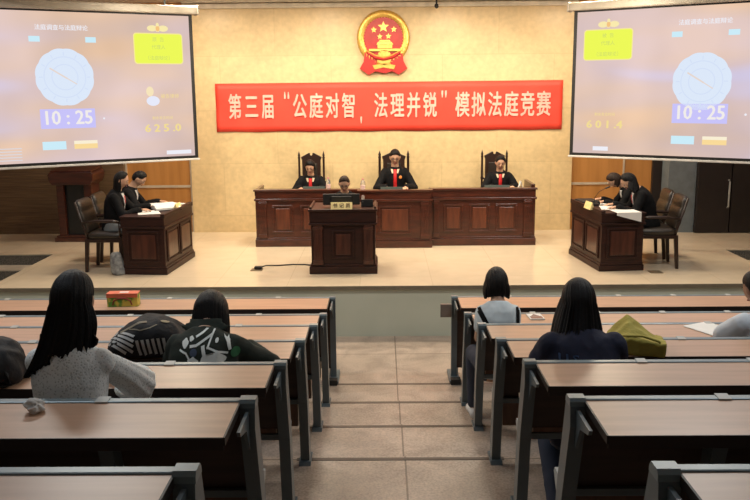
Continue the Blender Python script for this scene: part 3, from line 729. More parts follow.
def person(name_label, loc, rz, sh, hands, skin=M_skin, garment=None, sleeve='long', trousers=None, shoes=None, hair=None, fem=True, voxel=.009, group=None,
           lean=.2, nod=.5, yaw=0, roll=0, sw=.165, sc=1.0, bend=1.3, pole=(1,-.2,-.9), curl=.6, wd=.92, foot_y=.42, thick=.014, wr=.006, floor=0, legs=True, seed=1, glasses=False, arm_r=1.0, knee_out=.05):
    t = thing('person', name_label, 'person', loc, rz, group)
    sh += .02; f = skeleton(sh, lean, nod, yaw, roll, sw, sc, bend, wd); f.t = t
    b = MB(); b.loft(torso_secs(f, -.002, fem=fem), 24); b.capsule(f.N-f.d(f.a2)*.03, f.hc-f.hm@Vector((0,.012,.045)), .056*sc, .052*sc); head_mb(b, f)
    f.el = []; f.wr = []
    for i, sg in enumerate((-1,1)):
        tgt = Vector(hands[i][0]); pl = pole[i] if isinstance(pole[0], tuple) else (sg*pole[0], pole[1], pole[2]); e, w = elbow(f.sh[i], tgt, .28*sc, .245*sc, pl); f.el.append(e); f.wr.append(w)
        b.capsule(f.sh[i], e, .045*sc, .037*sc); b.capsule(e, w, .040*sc, .025*sc)
        hd = Vector(hands[i][1]) if len(hands[i]) > 1 else (w-e)
        up = Vector(hands[i][2]) if len(hands[i]) > 2 else Vector((0,0,1))
        hand_mb(b, w+hd.normalized()*.005, hd, up, sc, curl, side=sg if True else 1)
    f.kn = []; f.an = []
    for i, sg in enumerate((-1,1)):
        kn = Vector((sg*(.09+knee_out), .42*sc, sh+.07)); an = Vector((sg*(.10+knee_out*.6), foot_y, floor+.085)); f.kn.append(kn); f.an.append(an)
        b.capsule(f.hip[i], kn, .078*sc, .055*sc); b.capsule(kn, an, .054*sc, .036*sc)
        b.capsule(an+Vector((0,-.03,-.045)), an+Vector((sg*.01,.13,-.055)), .034, .026)
    o = b.build('body', skin, t); remesh(o, voxel, 2); o.name = 'body'
    if garment:
        g = MB(); g.loft(torso_secs(f, thick, top=False, bottom=-.08, fem=fem), 28)
        for i, sg in enumerate((-1,1)):
            g.ball(f.sh[i], .050*sc+thick*.6, .050*sc+thick*.5, .050*sc+thick*.6)
            e, w = f.el[i], f.wr[i]; s_ = f.sh[i]
            if sleeve == 'long': g.capsule(s_, e, (.046*sc+thick)*arm_r, (.039*sc+thick)*arm_r); g.loft([(e, (0,0,0),(0,0,0))], 3) if False else None; g.capsule(e, w-(w-e)*.10, (.039*sc+thick)*arm_r, (.030*sc+thick)*arm_r)
            elif sleeve == 'short':
                g.capsule(s_, s_.lerp(e,.55), (.046*sc+thick)*arm_r, (.046*sc+thick)*arm_r)
        o = g.build('top', garment, t); remesh(o, voxel+.001, 3, wr, seed=seed); o.name = 'garment'; f.garment = o
    if legs and trousers:
        g = MB()
        g.loft([(f.H+Vector((0,0,-.10)), (.17*sc,0,0), (0,.13*sc,0)), (f.H, (.172*sc,0,0), (0,.135*sc,0)), (f.H+f.d(f.a1)*.06, (.155*sc,0,0),(0,.12*sc,0))], 24)
        for i in (0,1): g.capsule(f.hip[i], f.kn[i], .092*sc, .068*sc); g.capsule(f.kn[i], f.an[i]+Vector((0,0,.02)), .066*sc, .052*sc)
        o = g.build('trousers', trousers, t); remesh(o, .012, 3, .004, seed=seed)
        o.name = 'trousers'
    if legs and shoes:
        for i, sg in enumerate((-1,1)):
            g = MB(); a = f.an[i]; g.loft([(a+Vector((0,-.075,-.06)), (.02,0,0), (0,0,.022)), (a+Vector((0,-.06,-.05)), (.036,0,0), (0,0,.035)), (a+Vector((0,0,-.045)), (.038,0,0), (0,0,.045)), (a+Vector((sg*.01,.09,-.055)), (.043,0,0), (0,0,.030)), (a+Vector((sg*.012,.16,-.063)), (.032,0,0), (0,0,.020)), (a+Vector((sg*.012,.175,-.066)), (.015,0,0), (0,0,.012))], 18)
            g.build('shoe', shoes, t, smooth=True)
    # eyes, brows, mouth
    h = lambda x,y,z: f.hc+f.hm @ Vector((x,y,z))*sc
    for sg in (-1,1):
        e = MB().ball(h(sg*.030,.0750,.004), .0130, .0085, .0060, 12, 8, f.hm).build('eye', M_eye, t, smooth=True)
        MB().ball(h(sg*.030,.0815,.003), .0085, .004, .0060, 10, 6, f.hm).build('iris', M_iris, e, smooth=True)
        MB().tube([h(sg*.014,.090,.026), h(sg*.030,.088,.031), h(sg*.048,.079,.026)], [.0022,.0034,.0018], 6).build('eyebrow', M_hair, t, smooth=True)
    MB().ball(h(0,.0875,-.058), .021, .0055, .0065, 12, 8, f.hm).build('mouth', M_lip, t, smooth=True)
    if glasses:
        g = MB()
        for sg in (-1,1):
            P = [h(sg*.031+.021*math.cos(2*PI*i/16), .099, .006+.016*math.sin(2*PI*i/16)) for i in range(17)]; g.tube(P, .0012, 5)
            g.tube([h(sg*.052,.097,.008), h(sg*.078,.0,.008)], .002, 5)
        g.tube([h(-.01,.10,.008), h(.01,.10,.008)], .002, 5); g.build('glasses', M_black, t)
    if hair: hair_mesh(f, t, **hair)
    return f

def hair_mesh(f, t, style='short', m=None, length=lambda a: 0, front=.80, side=1.30, back=2.15, out=lambda a, u: 0, drift=(0,0), puff=1.0, hang_from=.9, ridges=.004, part_x=0, nh=12, curl=0, seed=0, thick=.012, down=None):
    m = m or M_hair; s = f.sc; NA = 132; NC = 14; mb = MB(); rings = []
    tilt = Matrix.Rotation(.22,3,'X')  # crown a little behind the top
    zdir = down or Vector((0,0,-1))
    cols = []
    for i in range(NA):
        a = 2*PI*i/NA - PI      # 0 = front
        A = abs(a)
        # limit of the cap for this azimuth
        if A < .45: lim = front+.06*(A/.45)
        elif A < 1.30: q = (A-.45)/.85; q = q*q*(3-2*q); lim = front+.06+(side-front-.06)*q
        else: q = min(1,(A-1.30)/.8); q = q*q*(3-2*q); lim = side+(back-side)*q
        jag = noise.noise(Vector((math.cos(a)*5, math.sin(a)*5, seed)))
        rdg = ridges*(noise.noise(Vector((math.cos(a)*14, math.sin(a)*14, seed+5)))+.6*noise.noise(Vector((math.cos(a)*32, math.sin(a)*32, seed+9))))
        L = length(a)
        if L > 0: lim = min(lim, 1.75 if A > 1.0 else lim)
        col = []
        for j in range(NC+1):
            th = lim*(j/NC)*(1+ (.03*jag if L == 0 else 0))
            dv = Vector((math.sin(th)*math.sin(a), math.sin(th)*math.cos(a), math.cos(th)))
            rx = .0825*puff; ry = .103*puff; rz = .120*puff if dv.z > 0 else .118
            p = Vector((dv.x*rx, dv.y*(ry if dv.y < 0 else ry*.96), dv.z*rz))
            p = tilt @ p if False else p
            if j > 3: p *= 1+rdg*8*min(1,(j-3)/5)
            if L == 0 and A < 1.9: p *= 1-(.075+(puff-1)*.6)*(j/NC)**5
            if dv.y < 0 and th > 1.9: p.y *= 1-.35*(th-1.9)
            col.append(f.hc+f.hm @ (p*s))
        base = col[-1]; rad = (base-f.hc); rad.z = 0; rad = rad.normalized() if rad.length > 1e-4 else Vector((0,-1,0))
        Lj = L*(1+.10*jag+.06*noise.noise(Vector((i*.9, seed, 2))))
        for j in range(1, nh+1):
            u = j/nh
            p = base + zdir*Lj*u*s + rad*(out(a,u)+rdg*(1+1.5*u)*(1 if L > 0 else 0))*s + Vector((drift[0]*u*u*(.5-.5*math.sin(a))*max(0,min(1,(A-1.8)/.5)), drift[1]*u*u, 0))*(1 if L > 0 else 0)
            if curl: p += rad*curl*math.sin(u*9+jag*4)
            if L == 0: p = base
            col.append(p)
        cols.append(col)
    n = len(cols[0]); V = [[mb.bm.verts.new(p) for p in c] for c in cols]
    for i in range(NA):
        a, b = V[i], V[(i+1)%NA]
        la, lb = length(2*PI*i/NA-PI), length(2*PI*((i+1)%NA)/NA-PI)
        last = n-1 if (la > 0 and lb > 0) else NC
        for j in range(last): mb.face([a[j], a[j+1], b[j+1], b[j]])
    bmesh.ops.remove_doubles(mb.bm, verts=mb.bm.verts, dist=.0003)
    o = mb.build('hair', m, t, smooth=True)
    sd = o.modifiers.new('s', 'SOLIDIFY'); sd.thickness = thick; sd.offset = -1
    # normals must point outwards for the inner offset
    me = o.data; c = sum((v.co for v in me.vertices), Vector())/len(me.vertices); tot = 0
    for p in me.polygons:
        if (p.center-f.hc).dot(p.normal) < 0: tot += 1
    if tot > len(me.polygons)/2: me.flip_normals()
    return o
def longhair(L, a0=1.5, soft=.35):
    def g(a):
        A = abs(a)
        if A < a0: return 0
        return L*min(1, .55+.45*(A-a0)/soft)
    return g
def face_pt(f, x, y, z): return f.hc+f.hm@Vector((x,y,z))*f.sc
def chest(f, u, x, infl, extra=0.0):
    """point on the front of the garment; u 0 (waist) .. 1 (neck)"""
    p = f.H.lerp(f.Cc, u*2) if u < .5 else f.Cc.lerp(f.N, u*2-1)
    a = f.a1 if u < .5 else f.a2
    ry = [.115,.11,.112,.118,.105,.075,.062][min(6,int(u*6+.5))]*f.sc+infl
    r = math.sqrt(max(.05, 1-(x/.17)**2))
    return p+Vector((x,0,0))+Vector((0,math.cos(a),-math.sin(a)))*(ry*r+extra)
def bvh_of(o):
    from mathutils.bvhtree import BVHTree
    return BVHTree.FromPolygons([v.co.copy() for v in o.data.vertices], [tuple(p.vertices) for p in o.data.polygons])
def strip(f, name, m, us, xs, infl, w, th=.004):
    """band lying on the front of the garment"""
    bv = bvh_of(f.garment); mb = MB(); rows = []
    N_ = 14
    def ip(L, t):
        if not isinstance(L, (list,tuple)): return L
        k = t*(len(L)-1); i = min(int(k), len(L)-2); return L[i]+(L[i+1]-L[i])*(k-i)
    for j in range(N_+1):
        t = j/N_; p = chest(f, ip(us,t), 0, infl); x = ip(xs,t); ww = ip(w,t); row = []
        for q in (-1,-.5,0,.5,1):
            hit = bv.ray_cast(Vector((x+q*ww, 2, p.z)), Vector((0,-1,0)))
            if hit[0] is None: row = None; break
            row.append(mb.bm.verts.new(hit[0]+hit[1]*th))
        if row: rows.append(row)
    for r0, r1 in zip(rows, rows[1:]):
        for i in range(4): mb.face([r0[i], r0[i+1], r1[i+1], r1[i]])
    o = mb.build(name, m, f.t, smooth=True); sd = o.modifiers.new('s','SOLIDIFY'); sd.thickness = .003; return o

# --- judges (face -y: rz = pi; local +x is picture left)
def judge(label, loc, nod, yaw, hairkw, fem, badge=False, glasses=False, lean=.22, hands=None, roll=0, sc=.88, sh=.42):
    f = person(label, loc, PI, sh, hands or [((-.15,.30,.765),(.35,.7,-.1)), ((.13,.31,.765),(-.4,.7,-.1))], garment=M_robe, sleeve='long', trousers=M_robe, shoes=M_black, hair=hairkw, fem=fem, lean=lean, nod=nod, yaw=yaw, roll=roll, thick=.018, arm_r=1.0, sw=.145, sc=sc, voxel=.008, foot_y=.38, pole=(.8,-.3,-.9), glasses=glasses, group='people in black judge robes', bend=1.2)
    strip(f, 'red_front', M_red, [.30,.98], [0,0], .028, [.024,.020])
    for sg in (-1,1): strip(f, 'collar', mat('gold_white_collar', (.70,.58,.40), .6), [.86,.99], [sg*.034,sg*.045], .028, [.010,.016])
    if badge: MB().ball(chest(f,.74,-.075,.034), .022,.008,.024).build('badge', mat('orange_badge', (.85,.30,.06), .4), f.t, smooth=True)
    return f
judge('person in black judge robe with red front and short fringe, left judge', (-1.105,11.92,S), .34, -.10, dict(front=.92, side=1.35, back=2.0, puff=1.06, length=lambda a: .045 if abs(a)>1.2 else 0), True, lean=.22, sc=.86, sh=.38)
judge('man with glasses in black judge robe and red front, middle judge', (.085,11.92,S), .36, .0, dict(front=.86, side=1.35, back=2.0, puff=1.05), False, True, True, lean=.12, sc=.94, sh=.44)
judge('woman with pulled-back hair in black judge robe writing, right judge', (1.56,11.92,S), .26, .0, dict(front=.80, side=1.5, back=2.15, puff=1.06), True, lean=.18, roll=-.08, sc=.86, sh=.41)
# clerk behind the monitor
f = person('woman with hair tied back bending over the keyboard at the clerk desk', (-.56,10.42,S), PI, .33, [((-.11,.30,.70),(.1,1,-.1)), ((.11,.30,.70),(-.1,1,-.1))], garment=M_robe, trousers=M_robe, shoes=M_black,
       hair=dict(m=M_hairb, front=.74, side=1.25, back=2.1, puff=1.0), lean=.26, nod=.42, voxel=.008, thick=.012, sw=.12, sc=.86, glasses=True, pole=(.5,-.3,-1))
t = thing('office_chair', 'low dark chair under the clerk behind the clerk desk', 'chair', (-.56,10.46,S))
MB().box(-.21,.21,-.2,.2,.28,.33).build('seat', M_leather, t, bevel=.02); MB().box(-.2,.2,.22,.26,.36,.58).build('backrest', M_leather, t, bevel=.015)
for a,b in ((-1,-1),(-1,1),(1,-1),(1,1)): MB().box(a*.18-.015,a*.18+.015,b*.17-.015,b*.17+.015,0,.28).build('leg', M_chairwood, t)
MB().box(-.015,.015,.19,.22,.28,.50).build('back_support', M_chairwood, t)

# --- counsel at the left desk: face +x
def counsel(label, loc, rz, hairkw, nod, yaw, hands, trousers, shoes, lean=.25, red=True, seed=1, **kw):
    f = person(label, loc, rz, .385, hands, garment=M_robe, trousers=trousers, shoes=shoes, hair=hairkw, lean=lean, nod=nod, yaw=yaw, thick=.014, sw=.135, sc=.88, wd=.88, pole=(.5,-.3,-.9), voxel=.008, group='people in black suits at the counsel desks', seed=seed, **kw)
    for sg in (-1,1): strip(f, 'shirt_collar', M_white, [.55,.75,1.0], [sg*.004,sg*.020,sg*.040], .022, [.005,.018,.020])
    if red: strip(f, 'neck_scarf', mat('pink_red_scarf', (.62,.10,.10), .6), [.70,.92], [0,0], .030, [.016,.024], .007)
    return f
M_greytr = mat('grey_trousers', (.20,.21,.21), .8)
counsel('woman with long hair in black suit reading papers, nearest at the left desk', (-3.35,9.98,S), R(-84), dict(length=longhair(.20), out=lambda a,u:.012*u, front=.66, side=1.3, puff=1.03), .30, .0,
        [((-.20,.42,.715),(.3,1,-.05)), ((.12,.36,.72),(-.2,1,0))], M_greytr, mat('grey_shoes', (.30,.30,.30), .6), lean=.18)
counsel('woman with tied hair in black suit bent over papers, farther at the left desk', (-3.38,10.50,S), R(-84), dict(front=.74, side=1.3, back=2.1, puff=1.03), .60, -.1,
        [((-.15,.44,.715),(.2,1,-.05)), ((.15,.44,.715),(-.2,1,-.05))], M_robe, M_black, lean=.30, red=False, seed=3)
counsel('woman with long wavy hair in black suit reading, nearest at the right desk', (3.10,9.98,S), R(84), dict(m=M_hair, length=longhair(.15), out=lambda a,u:.055*u, front=.66, side=1.3, puff=1.06), .62, 0,
        [((-.13,.40,.71),(.3,1,-.05)), ((.15,.40,.71),(-.3,1,-.05))], M_robe, M_black, lean=.36, seed=5)
counsel('person in black suit bowed over the far place of the right desk', (3.14,10.50,S), R(84), dict(m=M_hairb, length=longhair(.10), front=.74, side=1.3, puff=1.04), .70, .05,
        [((-.15,.46,.71),(.2,1,-.05)), ((.12,.46,.71),(-.2,1,-.05))], M_robe, M_black, lean=.48, red=False, seed=7)

# --- audience, seen from behind (face +y)
def lace_mat():
    m = mat('white_lace', (.62,.66,.66), .85); nt = m.node_tree; b = nt.nodes['Principled BSDF']
    tc = nt.nodes.new('ShaderNodeTexCoord'); v = nt.nodes.new('ShaderNodeTexVoronoi'); v.inputs['Scale'].default_value = 105; nt.links.new(tc.outputs['Object'], v.inputs['Vector'])
    rp = nt.nodes.new('ShaderNodeValToRGB'); rp.color_ramp.elements[0].position = .12; rp.color_ramp.elements[0].color = (.50,.54,.53,1); rp.color_ramp.elements[1].position = .42; rp.color_ramp.elements[1].color = (.88,.93,.93,1)
    nt.links.new(v.outputs['Distance'], rp.inputs[0]); nt.links.new(rp.outputs[0], b.inputs['Base Color'])
    bp = nt.nodes.new('ShaderNodeBump'); bp.inputs['Strength'].default_value = .35; bp.inputs['Distance'].default_value = .003; nt.links.new(v.outputs['Distance'], bp.inputs['Height']); nt.links.new(bp.outputs[0], b.inputs['Normal'])
    return m
M_lace = lace_mat()
M_jean = mat('dark_jeans', (.03,.04,.07), .8)
# woman in white lace
def hl1(a):
    A = abs(a)
    if A < 1.7: return 0
    base = .225
    if a < 0: base += .06*max(0, math.sin(-a*1.0))      # left side longer, swept out
    if a > 1.9: base -= .03
    return base*min(1,.5+.5*(A-1.7)/.4)
fz = .68
f = person('woman in white lace top with long black hair, seen from behind', (-1.280,2.975,fz), 0, .485, [((-.06,.42,.815),(.3,.8,0)), ((.04,.43,.815),(-.6,.6,0))], skin=M_skin, garment=M_lace, sleeve='none', trousers=M_jean, shoes=M_white,
       hair=dict(length=hl1, out=lambda a,u: (.03*u if a < -2.0 else .02*u)+.012*math.sin(u*PI), front=.78, side=1.3, puff=1.02, drift=(-.085,-.05), ridges=.006, nh=18), lean=.14, nod=.34, sw=.118, sc=.97, wd=.82, wr=.003, voxel=.008, roll=0, pole=((-.3,-.3,-.9),(1,.15,-.55)), thick=.008, seed=2)
# flared lace sleeves with scalloped hems
for i, sg in enumerate((-1,1)):
    s_, e, w = f.sh[i], f.el[i], f.wr[i]; g = MB(); NA = 72; rs = []
    path = [s_+(s_-f.N)*.0+Vector((-sg*.03,0,.012)), s_.lerp(e,.25), s_.lerp(e,.6), s_.lerp(e,.95), e+(w-e)*.22+Vector((0,0,-.012))]
    rr = [.044,.052,.058,.070,.080]
    for j, (p, r) in enumerate(zip(path, rr)):
        d = (path[min(j+1,4)]-path[max(j-1,0)]).normalized(); u = d.cross(Vector((0,1,.3))).normalized(); v = d.cross(u); ring = []
        for q in range(NA):
            a = 2*PI*q/NA; k = r*(1+.05*j/4*math.sin(a*9)); pp = p+u*k*math.cos(a)+v*k*math.sin(a)
            if j == 4: pp += d*.016*abs(math.sin(a*7))
            ring.append(pp)
        rs.append(ring)
    g.rings(rs, cap=False); o = g.build('lace_sleeve', M_lace, f.t, smooth=True); sd = o.modifiers.new('s','SOLIDIFY'); sd.thickness = .003

# hoodie person with a white print on the back
M_hood = mat('dark_green_cotton', (.016,.024,.017), .9, bump=.3, bscale=30)
fz = .51
f = person('person in dark green hoodie with white print, bent over the desk', (-1.0,3.93,fz), 0, .43, [((-.10,.42,.82),(.6,.6,0)), ((.16,.42,.82),(-.6,.6,0))], garment=M_hood, trousers=M_jean, shoes=M_black,
       hair=dict(length=lambda a: .125 if abs(a)>1.0 else 0, out=lambda a,u:.006*math.sin(u*2), front=.85, side=1.4, puff=1.17, ridges=.004, nh=8, down=Vector((0,-.35,-.94))), lean=.34, nod=.85, sw=.138, sc=.94, wd=.98, wr=.006, thick=.020, arm_r=1.0, voxel=.008, bend=1.75, fem=False, pole=((-.5,-.1,-.8),(1,-.05,-.6)), seed=4)
g = MB(); g.loft([(f.N+Vector((0,.045-.115*q,.085-.105*q)), (.085+.045*math.sin(PI*q),0,0), (0,.035+.02*math.sin(PI*q),.05+.0*q)) for q in (0,.2,.4,.6,.8,1)], 20)
o = g.build('hood', M_hood, f.t); remesh(o, .008, 4, .004, seed=3); o.name = 'hood'
def back_surface_strokes(f, name, m, polys, infl=.0, th=.004):
    """prints on the back: polygons in (x, height) projected onto the garment's back by ray casting"""
    o = f.garment; dg = bpy.context.evaluated_depsgraph_get(); dg.update()
    from mathutils.bvhtree import BVHTree
    bv = BVHTree.FromPolygons([v.co.copy() for v in o.data.vertices], [tuple(p.vertices) for p in o.data.polygons])
    mb = MB()
    for poly in polys:
        bm2 = bmesh.new(); vs = [bm2.verts.new((x, 0, z)) for x, z in poly]; bm2.faces.new(vs)
        bmesh.ops.triangulate(bm2, faces=bm2.faces[:])
        for _ in range(3): bmesh.ops.subdivide_edges(bm2, edges=[e for e in bm2.edges if e.calc_length() > .012], cuts=1); bmesh.ops.triangulate(bm2, faces=bm2.faces[:])
        mp = {}
        ok = True
        for v in bm2.verts:
            hit = bv.ray_cast(Vector((v.co.x, -2, v.co.z)), Vector((0,1,0)))
            if hit[0] is None: continue
            mp[v] = mb.bm.verts.new(hit[0]+hit[1]*.0035)
        for fc in bm2.faces:
            if all(v in mp for v in fc.verts): mb.face([mp[v] for v in fc.verts])
        bm2.free()
    me_o = mb.build(name, m, f.t, smooth=True)
    return me_o
def blob(cx, cz, rx, rz, n=14, j=.0, s=0): return [(cx+rx*(1+j*math.sin(3*a+s))*math.cos(a), cz+rz*(1+j*math.cos(4*a+s))*math.sin(a)) for a in [2*PI*i/n for i in range(n)]]
def line(pts, w):
    out = []; 
    for (x0,z0),(x1,z1) in zip(pts, pts[1:]):
        d = Vector((x1-x0, z1-z0)); d.normalize(); nx, nz = -d.y*w, d.x*w
        out.append([(x0+nx-d.x*w*.5,z0+nz-d.y*w*.5),(x0-nx-d.x*w*.5,z0-nz-d.y*w*.5),(x1-nx+d.x*w*.5,z1-nz+d.y*w*.5),(x1+nx+d.x*w*.5,z1+nz+d.y*w*.5)])
    return out
# px -> garment coordinates: x = (px-209)/207 , z above the hoodie's floor
def q(px, py): return ((px-208)/212.0, 1.018-(py-330)*.00480)
W_ = mat('white_print', (.85,.90,.87), .8)
polys = [blob(*q(193,343), .016,.018,14,.15), blob(*q(199,339), .012,.010,12,.2,1), *line([q(199,345),q(205,344),q(212,340),q(219,336)],.0055), *line([q(204,337),q(210,334),q(214,331)],.0045),
         *line([q(221,331),q(226,331),q(232,337),q(236,343),q(238,350)],.0065), *line([q(221,331),q(219,338),q(217,346),q(226,350),q(236,353)],.0045), *line([q(188,349),q(195,351),q(199,356)],.0045),
         blob(*q(222,357), .058,.030,18,.10,2), blob(*q(203,359), .026,.024,12,.2), *line([q(212,345),q(214,352)],.008), blob(*q(225,341), .008,.010)]
polys += [blob(*q(a_,b_), .006,.006,10) for a_,b_ in ((205,344),(212,340),(226,331),(232,337),(236,343),(221,331),(217,346),(226,350))]
back_surface_strokes(f, 'back_print', W_, polys)
back_surface_strokes(f, 'green_print', mat('green_print', (.03,.16,.06), .8), [blob(*q(243,354), .020,.024)])
back_surface_strokes(f, 'blue_print', mat('blue_print', (.05,.07,.12), .8), [blob(*q(203,350), .018,.017)])

# bob-haired girl
fz = .17
M_pale = mat('pale_blue_cotton', (.66,.75,.79), .85)
f = person('girl with black bob, pale T-shirt and black straps, in the second row right', (.735,5.80,fz), 0, .44, [((-.10,.38,.82),(.5,.8,0)), ((.10,.38,.82),(-.5,.8,0))], garment=M_pale, sleeve='short', trousers=M_jean, shoes=M_white,
       hair=dict(length=lambda a: .115 if abs(a)>.9 else 0, out=lambda a,u:.014*math.sin(u*PI*.8), front=.85, side=1.3, puff=1.15, ridges=.003, nh=8), lean=.26, nod=.38, sw=.122, sc=.90, wd=1.0, wr=.003, thick=.012, voxel=.008, arm_r=1.0, pole=(.1,-.2,-1), seed=6)
dgv = f
def strap_poly(x0,z0,x1,z1,w): return line([(x0,z0),(x0*.5+x1*.5,z0*.5+z1*.5),(x1,z1)], w)
back_surface_strokes(f, 'strap', M_robe, strap_poly(-.150,.97,-.035,.76,.017))
back_surface_strokes(f, 'strap', M_robe, strap_poly(.135,1.0,.120,.72,.014))
# navy T-shirt
M_navy = mat('navy_cotton', (.012,.015,.040), .85, bump=.3, bscale=25)
fz = .51
f = person('woman with long black hair in a navy T-shirt, seen from behind', (.895,3.94,fz), 0, .41, [((-.14,.42,.82),(.6,.5,0)), ((.14,.42,.82),(-.6,.5,0))], garment=M_navy, sleeve='short', trousers=M_jean, shoes=mat('brown_shoe', (.20,.15,.11), .6),
       hair=dict(length=lambda a: (.26 if a < 0 else .21)*min(1,.5+.5*(abs(a)-.9)/.5) if abs(a) > .9 else 0, out=lambda a,u: .03*math.sin(u*PI*.5)+(.035*u if a < -.3 else 0), front=.8, side=1.3, puff=1.11, ridges=.006, drift=(-.03,-.05), nh=14), lean=.26, nod=.34, sw=.160, sc=.94, wd=1.02, wr=.006, thick=.018, voxel=.008, arm_r=1.12, pole=(.45,-.3,-.9), foot_y=.0, seed=8, knee_out=.03)
tx = text('U.S.', .055, 'shirt_lettering', mat('blue_lettering', (.09,.16,.33), .7), f.t, (-.085, -.235, .885), (1,0,0), (0,0,1), bold=.001, wide=1.25, ext=.0005)
# lay the letters onto the shirt back
from mathutils.bvhtree import BVHTree
bv = BVHTree.FromPolygons([v.co.copy() for v in f.garment.data.vertices], [tuple(p.vertices) for p in f.garment.data.polygons])
for v in tx.data.vertices:
    hit = bv.ray_cast(Vector((v.co.x,-2,v.co.z)), Vector((0,1,0)))
    if hit[0] is not None: v.co = hit[0]+Vector((0,-.003,0))
# man at the right edge
fz = .34
f = person('man with short hair in pale grey T-shirt leaning on the desk at the right edge', (2.265,4.86,fz), R(10), .43, [((-.05,.36,.825),(.9,.5,0)), ((.20,.38,.82),(-.6,.6,0))], skin=M_skin2, garment=mat('pale_grey_cotton', (.70,.75,.80), .85), sleeve='short', trousers=M_jean, shoes=M_black,
       hair=dict(front=.95, side=1.15, back=2.0, puff=1.07), lean=.34, nod=.30, sw=.155, sc=.93, fem=False, wr=.004, thick=.018, voxel=.008, arm_r=1.2, pole=(1.1,-.3,-.4), seed=9, yaw=.1)

# ------------------------------------------------------------------ things on the desks
def zrow(k): return .17*(k-1)+.787
# carton on the front row
t = thing('carton', 'small snack carton with red lid on the front left desk', 'box', (-2.435,7.335,.787), R(3))
MB().box(-.135,.135,-.055,.055,0,.115).build('carton_body', mat('green_yellow_carton', (.62,.50,.08), .5, col2=(.10,.28,.04), scale=14, contrast=(.45,.55)), t, bevel=.003)
MB().box(-.138,.138,-.058,.058,.113,.122).prism([(-.138,.085),(.138,.085),(.138,.115),(-.138,.115)], -.0575,-.055,'y').build('carton_lid', mat('orange_red_lid', (.80,.16,.08), .45, col2=(.60,.16,.08), scale=9), t)
MB().tube([(-.085,-.062,.02),(-.075,-.064,.055),(-.035,-.064,.08),(.035,-.064,.08),(.075,-.064,.055),(.085,-.062,.02)], .007).build('printed_handle', mat('dark_red_band', (.22,.03,.02), .5), t)
MB().prism([(-.03,-.02),(.05,-.02),(.05,.02),(-.03,.02)], .1215,.1235,'z').build('white_sticker', M_paper, t)

# striped backpack lying on the fourth desk
t = thing('backpack', 'black backpack with white stripes lying beside the green hoodie', 'backpack', (-1.355,4.345,zrow(4)), R(4))
def bag_secs(W, D, Ht, n=14, sk=0, lump=.06, seed=0, top=.55):
    out = []
    for i in range(n+1):
        u = i/n; z = Ht*u; k = 1-(1-top)*u**2.2; e = .75 if i in (0,n) else 1
        out.append(((sk*u, 0, z), (W*k*e,0,0), (0,D*k*e,0)))
    return out
mb = MB()
mb.loft([((x,0,h*.5),(0,d,0),(0,0,h*.5)) for x,d,h in ((-.215,.05,.05),(-.20,.10,.08),(-.16,.135,.12),(-.10,.145,.17),(-.02,.15,.205),(.06,.15,.195),(.13,.14,.17),(.19,.12,.12),(.215,.06,.07))], 28, .75)
o = mb.build('bag_body', mat('black_canvas', (.012,.012,.014), .8, bump=.4, bscale=40), t); remesh(o, .008, 3, .008, 10, 5); bagb = o
bvb = BVHTree.FromPolygons([v.co.copy() for v in o.data.vertices], [tuple(p.vertices) for p in o.data.polygons])
def on_bag(polys, name, m, lift=.003):
    """projected from the camera side and above so the marks hug the cloth"""
    d = Vector((0,.80,-.60)); mb = MB()
    for poly in polys:
        bm2 = bmesh.new(); bm2.faces.new([bm2.verts.new((x,0,z)) for x,z in poly]); bmesh.ops.triangulate(bm2, faces=bm2.faces[:])
        for _ in range(2): bmesh.ops.subdivide_edges(bm2, edges=[e for e in bm2.edges if e.calc_length() > .015], cuts=1); bmesh.ops.triangulate(bm2, faces=bm2.faces[:])
        mp = {}
        for v in bm2.verts:
            hit = bvb.ray_cast(Vector((v.co.x,0,v.co.z))-d*1.0, d)
            if hit[0] is not None: mp[v] = mb.bm.verts.new(hit[0]+hit[1]*lift)
        for fc in bm2.faces:
            if all(v in mp for v in fc.verts): mb.face([mp[v] for v in fc.verts])
        bm2.free()
    return mb.build(name, m, t, smooth=True)
M_str = mat('white_stripe', (.66,.66,.64), .8)
on_bag(sum([line([(-.205+i*.004, .130-i*.030),(-.050-i*.004, .030-i*.028)], .0075) for i in range(5)],[]), 'stripes', M_str)
on_bag(sum([line([(-.035+i*.027,.000+i*.003),(-.018+i*.027,-.085)], .0075) for i in range(6)],[]), 'stripes', M_str)
on_bag(line([(-.13,.085),(-.06,.115),(.0,.14)], .010), 'strap', mat('khaki_strap', (.26,.22,.15), .7))
on_bag(line([(-.08,.09),(-.02,.065),(.03,.085),(.06,.11)], .004), 'zip', mat('khaki_strap', (.26,.22,.15)))
on_bag([blob(.095,.150,.022,.012)], 'round_label', mat('beige_label', (.40,.33,.20), .6))

# black bag at the left edge
t = thing('shoulder_bag', 'crumpled black bag on the desk at the left edge', 'bag', (-1.80,3.46,zrow(5)))
mb = MB(); mb.loft([((x,0,h*.5),(0,d,0),(0,0,h*.5)) for x,d,h in ((-.22,.05,.06),(-.17,.11,.15),(-.08,.13,.19),(.0,.13,.175),(.08,.12,.155),(.12,.09,.12),(.15,.04,.05))], 24, .8)
o = mb.build('bag_body', MATS['black_canvas'], t); remesh(o, .008, 2, .016, 12, 8)
MB().tube([(.02,-.06,.15),(.08,-.10,.12),(.12,-.11,.06),(.13,-.10,.012),(.10,-.13,.010)], .009).build('strap', M_black, t, smooth=True)

# olive canvas bag
t = thing('tote_bag', 'folded olive canvas bag lying beside the navy T-shirt', 'bag', (1.26,4.395,zrow(4)), R(-6))
M_ol = mat('olive_canvas', (.44,.37,.075), .85, col2=(.35,.29,.05), scale=6, bump=.4, bscale=70)
mb = MB(); top = []; NXg, NYg = 22, 14
